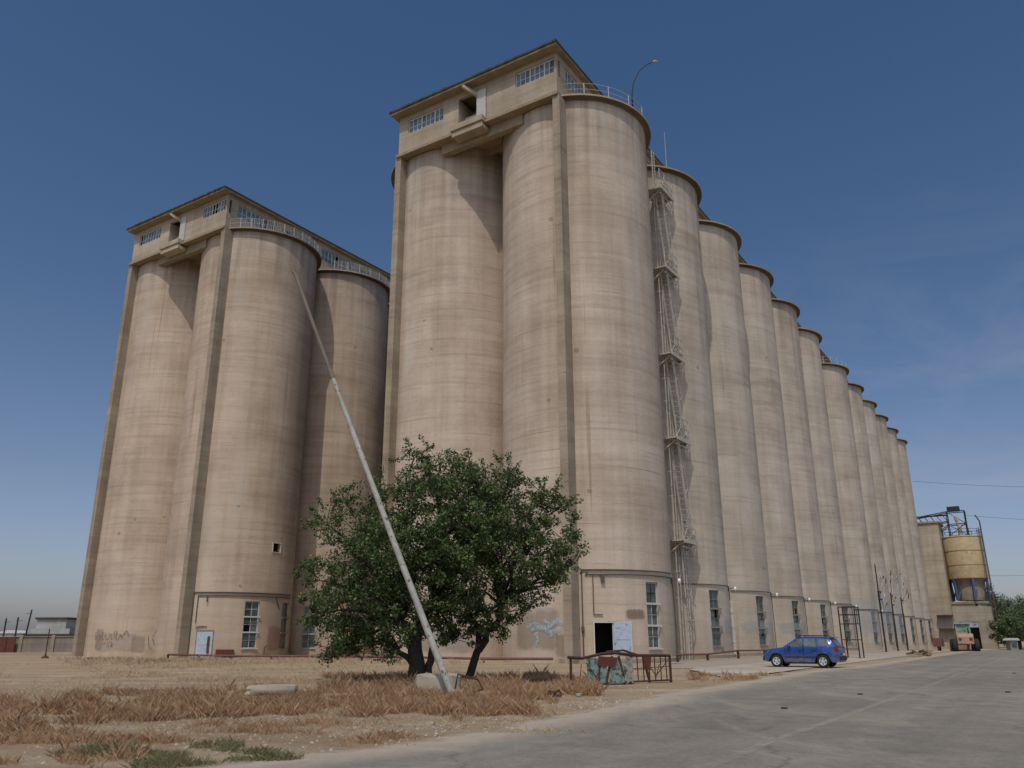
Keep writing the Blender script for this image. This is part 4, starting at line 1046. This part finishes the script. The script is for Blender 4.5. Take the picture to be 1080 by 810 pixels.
def gz(x, y):
    z = ground_z(x, y)
    if 5 < y < 45 and -25 < x < 15: z += .06*noise.noise(Vector((x*.35, y*.35, 0)))+.03*noise.noise(Vector((x*1.3, y*1.3, 3)))-(.02 if x > 0 else 0)
    return z

def sheet(name, left, right, m, zoff, nx=14, jit=0):
    """left / right: equally long world-space edges, filled between"""
    rows = []
    for a, b in zip(left, right):
        a = Vector((*a, 0)); b = Vector((*b, 0)); row = []
        for i in range(nx+1):
            p = a.lerp(b, i/nx); p.z = ground_z(p.x, p.y)+zoff; row.append(tuple(p))
        rows.append(row)
    vs = [p for r in rows for p in r]; k = nx+1
    fs = [(j*k+i, j*k+i+1, (j+1)*k+i+1, (j+1)*k+i) for j in range(len(rows)-1) for i in range(nx)]
    o = MB().add(vs, fs).build(name, m, smooth=True)
    uv = o.data.uv_layers.new(name='UVMap'); U2 = [(i/nx, j/(len(rows)-1)) for j in range(len(rows)) for i in range(k)]
    for lp in o.data.loops: uv.data[lp.index].uv = U2[lp.vertex_index]
    return struct(o)
def asphalt():
    m, nt, bs = newmat('old_asphalt')
    tc = N(nt, 'ShaderNodeNewGeometry').outputs['Position']
    big = noise_n(nt, tc, .12, 6, .6, .5); mid = noise_n(nt, tc, .9, 7, .7, .3); fine = noise_n(nt, tc, 14, 6, .8); grit = noise_n(nt, tc, 60, 2, .8)
    c = ramp(nt, big, [(.3, (.185,.171,.146)), (.5, (.22,.204,.175)), (.7, (.255,.236,.203))])
    c = mix(nt, .8, c, ramp(nt, mid, [(.3, (.70,.69,.67)), (.7, (1.22,1.2,1.16))]), 'MULTIPLY')
    c = mix(nt, .8, c, ramp(nt, fine, [(.3, (.6,.6,.6)), (.7, (1.28,1.27,1.25))]), 'MULTIPLY')
    c = mix(nt, math_n(nt, 'MULTIPLY', ramp(nt, noise_n(nt, mapping(nt, tc, (.5,.12,1)), 1, 6, .7, .8), [(.52, 0), (.66, 1)]), .5), c, (.36,.31,.24))
    c = mix(nt, .4, c, ramp(nt, grit, [(.35, (.55,.55,.55)), (.6, (1.15,1.15,1.15))]), 'MULTIPLY')
    vor = N(nt, 'ShaderNodeTexVoronoi', feature='DISTANCE_TO_EDGE'); vor.inputs['Scale'].default_value = .16
    wv = N(nt, 'ShaderNodeVectorMath', operation='ADD'); nt.links.new(tc, wv.inputs[0])
    nn = N(nt, 'ShaderNodeTexNoise'); nn.inputs['Scale'].default_value = .5; nn.inputs['Detail'].default_value = 6; nt.links.new(tc, nn.inputs['Vector'])
    sc_ = N(nt, 'ShaderNodeVectorMath', operation='SCALE'); sc_.inputs['Scale'].default_value = 2.4; nt.links.new(nn.outputs['Color'], sc_.inputs[0]); nt.links.new(sc_.outputs[0], wv.inputs[1])
    nt.links.new(wv.outputs[0], vor.inputs['Vector'])
    crack = ramp(nt, vor.outputs['Distance'], [(.0, 1), (.010, 0)])
    c = mix(nt, math_n(nt, 'MULTIPLY', crack, .6), c, (.10,.09,.08))
    oil = ramp(nt, noise_n(nt, tc, .45, 5, .6), [(.66, 0), (.72, 1)]); c = mix(nt, math_n(nt, 'MULTIPLY', oil, .4), c, (.09,.083,.075))
    rt_ = N(nt, 'ShaderNodeMapping'); rt_.inputs['Rotation'].default_value = (0, 0, -TH); nt.links.new(tc, rt_.inputs['Vector'])
    trk = noise_n(nt, mapping(nt, rt_.outputs['Vector'], (.02, .9, 1)), 1, 4, .6); c = mix(nt, .5, c, ramp(nt, trk, [(.35, (.78,.78,.78)), (.6, (1.1,1.09,1.07))]), 'MULTIPLY')
    uv = N(nt, 'ShaderNodeSeparateXYZ'); nt.links.new(N(nt, 'ShaderNodeTexCoord').outputs['UV'], uv.inputs[0])
    e = maprange(nt, uv.outputs[0], .0, .10)
    e = math_n(nt, 'ADD', e, math_n(nt, 'MULTIPLY', math_n(nt, 'SUBTRACT', mid, .5), 1.4))
    dust = ramp(nt, e, [(.15, 1), (.75, 0)])
    c = mix(nt, dust, c, mix(nt, fine, (.27,.225,.17), (.44,.38,.30)))
    a = ramp(nt, math_n(nt, 'ADD', math_n(nt, 'MULTIPLY', uv.outputs[0], 16), mid), [(.45, 0), (.75, 1)])
    nt.links.new(a, bs.inputs['Alpha'])
    nt.links.new(c, bs.inputs['Base Color']); bs.inputs['Roughness'].default_value = .9; bs.inputs['Specular IOR Level'].default_value = .25
    bump(nt, bs, math_n(nt, 'ADD', fine, grit), .5, .01); return m
edge = [(-12,2),(-8,6.5),(-5.2,9.9),(-3.4,11.6),(-1.6,13.2),(-.3,15.3),(1.3,18.2),(3.0,21.4),(5.6,26.8),(10.9,35.8),(17.5,46.2)]
e2 = []
for (a, b), (c, d_) in zip(edge, edge[1:]):
    for i in range(6):
        x = a+(c-a)*i/6; y = b+(d_-b)*i/6; k = noise.noise(Vector((x*.5, y*.5, 8)))*.45; e2.append((x+k*.85-.5, y-k*.5+.3))
lx = -7
while lx < 260: p = W(lx, -19.3+.25*noise.noise(Vector((lx*.2, 0, 5)))); e2.append((p.x, p.y)); lx += 3 if lx < 60 else 10
rt = []
for x, y in e2:
    q_ = (Vector((x, y, 0))-B0); l = q_.dot(U); p = W(l+8, -44); rt.append((p.x, p.y))
rt[0] = (12, -18)
sheet('road', e2, rt, asphalt(), .035, 40)
# concrete apron
apm = concrete('apron_concrete', (.33,.30,.25), (.46,.42,.355))
l_, r_ = [], []
lx = -21.5
while lx < 158:
    t_ = min(1, (lx+21.5)/8); b_ = -17.9+.15*noise.noise(Vector((lx*.4, 1, 0))); a_ = b_+.15+t_*5.0+.3*noise.noise(Vector((lx*.3, 7, 0)))
    p = W(lx, a_); l_.append((p.x, p.y)); p = W(lx, b_); r_.append((p.x, p.y)); lx += 1.5 if lx < 50 else 8
sheet('pavement', l_, r_, apm, .026, 6)
# raised dusty strip between apron and road
# faint seam line on the asphalt
seam = paint('worn_road_line', (.30,.28,.24), .9, .5, 1.5); 
m, nt, bs = newmat('worn_line'); tc = N(nt, 'ShaderNodeNewGeometry').outputs['Position']
nt.links.new(ramp(nt, noise_n(nt, tc, 1.6, 6, .75), [(.36, 0), (.64, .5)]), bs.inputs['Alpha']); bs.inputs['Base Color'].default_value = (.44,.40,.32,1); bs.inputs['Roughness'].default_value = .95
a_, b_ = [], []
for i in range(90):
    lx = -60+i*1.6; w_ = .09+.05*noise.noise(Vector((lx, 0, 0))); o_ = .12*noise.noise(Vector((lx*.3, 4, 0)))
    p = W(lx, -25.55+o_+w_); a_.append((p.x, p.y)); p = W(lx, -25.55+o_-w_); b_.append((p.x, p.y))
sheet('road_line', a_, b_, m, .041, 1)
# dirt washed against the silos' flank
m = paint('dusty_gravel', (.32,.275,.22), 1, .5, .8, bumpy=.4)
l_, r_ = [], []
lx = -16
while lx < 160:
    p = W(lx, -6.0 if lx > -4 else -9+.5*lx*0); l_.append((p.x, p.y)); t_ = min(1, (lx+16)/6); p = W(lx, -9.5-4*t_+.5*noise.noise(Vector((lx*.3, 2, 0)))); r_.append((p.x, p.y)); lx += 2
sheet('gravel_strip', l_, r_, m, .018, 4)

# ================================================================== vegetation
def leaf_cloud(mb, centre, rad, n, size, rnd, droop=.3):
    for _ in range(n):
        d_ = Vector((rnd.gauss(0,1), rnd.gauss(0,1), rnd.gauss(0,1))).normalized()*rad*(rnd.random()**.45)
        d_.z *= .85; p = centre+d_
        s_ = size*rnd.uniform(.6, 1.25)
        a = Vector((rnd.gauss(0,1), rnd.gauss(0,1), rnd.gauss(0,.8)-droop)).normalized(); b = a.cross(Vector((rnd.gauss(0,1), rnd.gauss(0,1), rnd.gauss(0,1)))).normalized()
        mb.add([p-a*s_*.5, p+b*s_*.27+a*s_*.05, p+a*s_*.5, p-b*s_*.27+a*s_*.05], [(0,1,2,3)])
def limb(mb, a, b, r0, r1, rnd, wob=.12, n=6):
    a = Vector(a); b = Vector(b); L = (b-a).length; pts = []
    for i in range(n+1):
        t = i/n; p = a.lerp(b, t); w = sin(pi*t)*L*wob
        p += Vector((rnd.uniform(-w, w), rnd.uniform(-w, w), w*.5)); pts.append(p)
    mb.tube(pts, [r0+(r1-r0)*i/n for i in range(n+1)], 7); return pts
bark = paint('dark_bark', (.045,.036,.027), .95, .6, 6, bumpy=.6)
rnd = random.Random(21)
tr = thing('tree', 'broad bushy green tree with two dark trunks before the silos', 'tree', (-3.5, 31.9, gz(-3.5, 31.9)-.05))
lobes = [(-3.6,3.7,1.35),(-2.3,5.4,1.5),(-2.6,2.6,1.35),(-.9,2.6,1.5),(-.4,7.0,1.4),(.7,8.1,1.1),(1.7,7.5,1.2),(2.5,6.7,1.4),(.8,5.6,1.9),(-.8,5.0,1.7),(3.7,6.0,1.4),(5.1,6.4,.95),(4.5,4.7,1.25),(3.1,4.4,1.4),(5.5,5.3,.8),(1.1,3.2,1.4),(3.9,3.4,.8),(-3.7,2.6,.7),(-3.7,5.9,.7),(3.4,7.6,.7),(-1.5,7.0,.9),(-2.0,1.7,.8),(-.4,8.5,.55),(1.9,4.6,1.5),(-3.4,1.9,.85),(-2.7,1.4,.7),(-1.3,1.5,.9),(-.8,3.9,1.6),(.4,4.3,1.6),(.2,2.3,.8),(2.3,5.6,1.4),(2.3,3.4,.9),(-1.8,3.9,1.4),(2.6,7.3,.9),(2.5,2.5,.8),(3.4,2.6,.8),(2.9,1.9,.5),(1.4,1.6,.5),(1.6,2.3,.75),(4.7,3.7,.75),(.9,1.9,.6),(1.6,6.4,1.3),(-3.1,6.8,.5),(4.6,7.1,.45),(-3.4,1.3,.6),(5.0,3.6,.4),(5.6,4.2,.45)]
tk_ = MB()
limb(tk_, (0,0,-.1), (-.15,0,1.5), .34, .26, rnd, .03); limb(tk_, (-.15,0,1.4), (-1.0,.1,2.6), .2, .13, rnd); limb(tk_, (-.12,0,1.4), (.4,.2,3.0), .22, .13, rnd)
limb(tk_, (-.2,0,.7), (-1.1,-.2,1.5), .12, .07, rnd); limb(tk_, (.3,.2,.1), (.55,.1,1.6), .16, .12, rnd, .03)
limb(tk_, (1.75,.9,-.1), (2.2,.7,1.3), .17, .14, rnd, .03); limb(tk_, (2.2,.7,1.2), (3.2,.4,3.0), .14, .1, rnd); limb(tk_, (2.2,.7,1.2), (1.7,.6,3.4), .13, .08, rnd); limb(tk_, (2.3,.7,1.5), (3.0,.2,2.1), .06, .03, rnd)
tk_.build('trunk', bark, tr, smooth=True)
tw = MB(); lf = MB(); lf2 = MB(); lf3 = MB()
for (x, z, r) in lobes:
    for sy in ((0,) if r < 1 else (-.8, .9)):
        cy = sy*r*1.0+rnd.uniform(-.3, .3)
        c_ = Vector((x, cy, z))
        base = Vector((-.6,.1,2.4)) if x < 0 else (Vector((.4,.2,2.9)) if x < 2.2 else Vector((3.0,.4,2.9)))
        pts = limb(tw, base, c_, .07, .025, rnd, .1)
        ncl = int(12*r**1.5)
        for _ in range(ncl):
            d_ = Vector((rnd.gauss(0,1), rnd.gauss(0,1), rnd.gauss(0,1))).normalized()*r*rnd.uniform(.35, 1.08); d_.z *= .9
            q_ = c_+d_
            if q_.z < .5: continue
            rr = rnd.uniform(.22, .42)
            if rnd.random() < .5: tw.tube([c_.lerp(q_, .2), q_], [.016, .007], 4, False)
            leaf_cloud(lf, q_, rr, int(150*rr/.3*.43), rnd.uniform(.10,.15), rnd); (rnd.random() < .22) and leaf_cloud(lf3, q_, rr*1.05, 30, .12, rnd)
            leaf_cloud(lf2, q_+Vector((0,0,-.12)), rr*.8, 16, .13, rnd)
# sprays that break the outline
for _ in range(190):
    x, z, r = rnd.choice(lobes); a_ = rnd.uniform(-.4, pi+.4); ln = r*rnd.uniform(1.05, 1.35)+rnd.uniform(0, .35)
    c_ = Vector((x, rnd.uniform(-1, 1)*r*.6, z)); e_ = c_+Vector((cos(a_)*ln, 0, sin(a_)*ln))
    if e_.z < 1: continue
    tw.tube([c_, e_], [.018, .006], 4, False)
    for k in range(5): leaf_cloud(lf, c_.lerp(e_, .62+.1*k), .14, 11, .12, rnd)
tw.build('branch', bark, tr, smooth=True)
lf.build('crown', leafmat('leaf_green', (.032,.056,.016), (.130,.185,.056)), tr)
lf3.build('crown', leafmat('leaf_yellow', (.09,.13,.035), (.22,.27,.10)), tr)
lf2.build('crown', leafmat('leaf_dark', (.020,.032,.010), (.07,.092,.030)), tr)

def bgtree(x, y, z, h, w, label, seed, n=90, nm='tree', dark=(.045,.075,.03), light=(.12,.165,.07)):
    rnd = random.Random(seed); t = thing(nm, label, 'tree', (x, y, z), 0, 'trees beyond the far right of the road')
    mb = MB(); limb(mb, (0,0,-.5), (0,0,h*.5), .35, .2, rnd, .03); 
    lf = MB()
    for _ in range(n):
        d_ = Vector((rnd.gauss(0,1), rnd.gauss(0,1), rnd.gauss(0,1))).normalized()*rnd.uniform(.4, 1)
        p = Vector((d_.x*w*.5, d_.y*w*.5, h*.58+d_.z*h*.4)); 
        if rnd.random() < .4: mb.tube([(0,0,h*.45), p], [.1,.03], 4, False)
        leaf_cloud(lf, p, w*.13, 60, .42, rnd)
    mb.build('trunk', bark, t); lf.build('crown', leafmat('far_leaf%d' % seed, dark, light, .15), t)
tl = [(115,205,11.6,8.5,'tallest dark tree right beside the concrete portal'), (120.5,209,9.6,8,'second bushy tree right of the portal'), (126,213,9.2,9,'rounded tree at the right edge, behind the kiosk'),
      (131,212,10.4,9,'tree at the far right border of the picture'), (98.5,170,5.2,6,'lower shrubby tree between the portal and the kiosk'), (104,176,6.3,7,'pale low tree behind the white kiosk'), (109.5,181,7.0,8,'low wide tree nearest the right edge'), (116,184,7.6,9,'low bushy tree cut by the right edge of the picture')]
for i, (x, y, h, w, lb) in enumerate(tl): bgtree(x, y, -1, h*1.3, w*1.1, lb, 40+i)

# grasses
def grass(name, label, cat, regions, m, seed, blades):
    rnd = random.Random(seed); mb = MB(); cnt = 0; tries = 0
    while cnt < blades and tries < blades*12:
        tries += 1
        rg = rnd.choices(regions, [r['w'] for r in regions])[0]
        y = rnd.uniform(*rg['y']); f = rnd.uniform(*rg['px']); x = y*f
        k = noise.noise(Vector((x*rg.get('s', .55)*1.1, y*rg.get('s', .55)*1.9, seed)))+.5*noise.noise(Vector((x*2.2, y*2.2, seed)))
        fy = rg.get('fy', 3.0); mgy = min(1, (y-rg['y'][0])/fy, (rg['y'][1]-y)/fy); mgx = min(1, (f-rg['px'][0])*8, (rg['px'][1]-f)*8); k += .25*noise.noise(Vector((x*.9+5, y*.9, 2)))*2
        pr = (k-rg.get('th', -.1)-(1-max(0, min(mgy, mgx)))*.55+.12)*2.2
        if rnd.random() > pr: continue
        z = gz(x, y)-.01; h = rnd.uniform(*rg['h'])*(.8+.75*max(0, k))*(1.6 if rnd.random() < .05 else 1); a_ = rnd.gauss(.6, 1.6); wd = .0016+y*.00011
        ln = rnd.uniform(.05, .75)*h; dx, dy = cos(a_)*ln, sin(a_)*ln; b_ = rnd.uniform(0, pi); ox, oy = cos(b_)*wd, sin(b_)*wd
        n_ = 3 if h > .15 else 2
        for _ in range(n_):
            jx, jy = rnd.uniform(-.05,.05), rnd.uniform(-.05,.05); s_ = rnd.uniform(.6, 1.1)
            ox *= rnd.uniform(.5, 1); oy *= .8; mb.add([(x+jx-ox, y+jy-oy, z), (x+jx+ox, y+jy+oy, z), (x+jx+dx*.4*s_+ox*.6, y+jy+dy*.4*s_+oy*.6, z+h*.62*s_), (x+jx+dx*s_, y+jy+dy*s_, z+h*s_)], [(0,1,2),(0,2,3)])
            dx, dy = -dy+rnd.uniform(-.1,.1), dx+rnd.uniform(-.1,.1)
        cnt += 1
    return tag(mb.build(name, m), label, cat, kind='stuff')
dry = leafmat('dry_grass', (.24,.135,.068), (.56,.375,.21), .28); green = leafmat('green_grass', (.10,.10,.04), (.30,.27,.13), .25); straw = leafmat('straw', (.30,.21,.12), (.58,.46,.30), .2)
grass('dry_grass', 'rusty brown dry grass in a band before and under the tree', 'grass', [
    dict(y=(17.5, 28.5), px=(-.54, .05), h=(.06, .23), w=7, th=.0),
    dict(y=(16.0, 25.5), px=(-.75, -.36), h=(.06, .20), w=3, th=.0),
    dict(y=(11.2, 18.5), px=(-.75, -.30), h=(.03, .13), w=1.8, th=.0),
    dict(y=(13, 20), px=(-.45, -.04), h=(.04, .12), w=1.4, th=.16),
    dict(y=(25, 37), px=(-.22, .10), h=(.10, .28), w=1.6, th=-.22),
    dict(y=(33, 38), px=(.20, .32), h=(.08, .2), w=.5, th=.0)], dry, 3, 85000)
grass('straw_litter', 'pale flattened straw and stubble scattered over the field', 'straw', [
    dict(y=(15, 30), px=(-.72, .10), h=(.02, .09), w=6, th=-.25, s=.8),
    dict(y=(28, 62), px=(-.62, -.05), h=(.05, .16), w=5, th=.12, s=.2),
    dict(y=(55, 75), px=(-.55, -.02), h=(.1, .3), w=2, th=.05, s=.3),
    dict(y=(32, 39), px=(.18, .33), h=(.05, .16), w=.7, th=.05)], straw, 5, 60000)
grass('green_weeds', 'patch of short green weeds at the bottom left of the picture', 'grass', [
    dict(y=(10.8, 14.0), px=(-.52, -.24), h=(.03, .11), w=3, th=-.10, s=1.1, fy=1.2), dict(y=(60, 76), px=(-.52, -.3), h=(.1, .25), w=.7, th=.15, s=.3)], green, 8, 9000)

# gravel pebbles as ground cover
rnd = random.Random(77); mb = MB()
for _ in range(5000):
    y = rnd.choice((rnd.uniform(12, 24), rnd.uniform(20, 36))); x = y*rnd.uniform(-.55, .16); s_ = rnd.uniform(.012, .04)
    z = gz(x, y); v_ = [Vector((rnd.uniform(-1,1), rnd.uniform(-1,1), 0)).normalized()*s_*rnd.uniform(.7,1.2) for _ in range(3)]
    mb.add([(x-s_, y, z), (x+s_*.3, y-s_, z), (x+s_, y+s_*.3, z), (x, y+s_, z), (x+rnd.uniform(-.4,.4)*s_, y, z+s_*.9)], [(0,1,4),(1,2,4),(2,3,4),(3,0,4)])
tag(mb.build('gravel', leafmat('pebble', (.16,.13,.10), (.46,.41,.34), 0)), 'loose pebbles strewn over the dry soil and road edge', 'gravel', kind='stuff')

# small things on the asphalt
for i, (lx, ly) in enumerate(((-27,-28), (-22,-30.5), (-30,-24.5), (-12,-27.5), (-5,-31), (-36,-24))):
    p = W(lx, ly); o = rock('litter', 'dark scrap of litter lying on the open asphalt', 'litter', (p.x, p.y, .04), (.07, .05, .02), 60+i, M['rust'], .6, 'scraps lying on the asphalt')

# ================================================================== sky, sun, camera
SUN = Vector((-.1246, -.4837, .8663)).normalized()
elev = math.asin(SUN.z); azim = atan2(SUN.x, SUN.y)
w = bpy.data.worlds.new('World'); sc.world = w; w.use_nodes = True; nt = w.node_tree
bg = nt.nodes['Background']; sky = N(nt, 'ShaderNodeTexSky', sky_type='NISHITA'); sky.sun_disc = False
sky.sun_elevation = elev; sky.sun_rotation = azim; sky.air_density = 1.0; sky.dust_density = 2.2; sky.ozone_density = 2.0; sky.altitude = 200
tcw = N(nt, 'ShaderNodeTexCoord').outputs['Generated']
cl = noise_n(nt, mapping(nt, tcw, (2.2, 2.2, 7)), 1.6, 7, .6, .6)
sx = N(nt, 'ShaderNodeSeparateXYZ'); nt.links.new(tcw, sx.inputs[0])
msk = math_n(nt, 'MULTIPLY', maprange(nt, sx.outputs[0], .22, .42), maprange(nt, sx.outputs[2], .52, .2))
cf = math_n(nt, 'MULTIPLY', math_n(nt, 'MULTIPLY', ramp(nt, cl, [(.45, 0), (.75, 1)]), msk), .28)
hs = N(nt, 'ShaderNodeHueSaturation'); hs.inputs['Saturation'].default_value = 1.0; nt.links.new(sky.outputs[0], hs.inputs['Color'])
skc = hs.outputs[0]
hz = ramp(nt, sx.outputs[2], [(0, (.88,.85,1.0)), (.07, (.80,.76,.86)), (.18, (.66,.66,.73)), (.38, (.49,.575,.665)), (.75, (.36,.53,.66))])
back = maprange(nt, sx.outputs[1], .15, -.45)          # hazy sky round the sun, behind the camera, raised to fill the silo faces
hz = mix(nt, back, hz, (1.25,1.22,1.22))
skc = mix(nt, 1.0, skc, hz, 'MULTIPLY')
skc = mix(nt, cf, skc, (3.4,3.5,4.2))
nt.links.new(skc, bg.inputs['Color']); bg.inputs['Strength'].default_value = .118
sl = bpy.data.lights.new('sun', 'SUN'); sl.energy = 2.05; sl.angle = R_(.55); sl.color = (1, .935, .84)
so = bpy.data.objects.new('sun', sl); C.objects.link(so); so.rotation_euler = SUN.to_track_quat('Z', 'Y').to_euler(); so.location = (0, 0, 80)
cam = bpy.data.cameras.new('camera'); co = bpy.data.objects.new('camera', cam); C.objects.link(co)
cam.sensor_width = 36; cam.lens = 861.4/1080*36; cam.clip_end = 6000; cam.clip_start = .1
co.location = (0, 0, 1.6)
co.matrix_world = Matrix.Translation((0, 0, 1.6)) @ Matrix.Rotation(R_(90+17.3), 4, 'X') @ Matrix.Rotation(R_(-.221), 4, 'Z')
sc.camera = co
sc.view_settings.view_transform = 'Standard'; sc.view_settings.look = 'None'; sc.view_settings.exposure = 0
sc.render.engine = 'CYCLES'; sc.cycles.max_bounces = 6; sc.cycles.transparent_max_bounces = 8
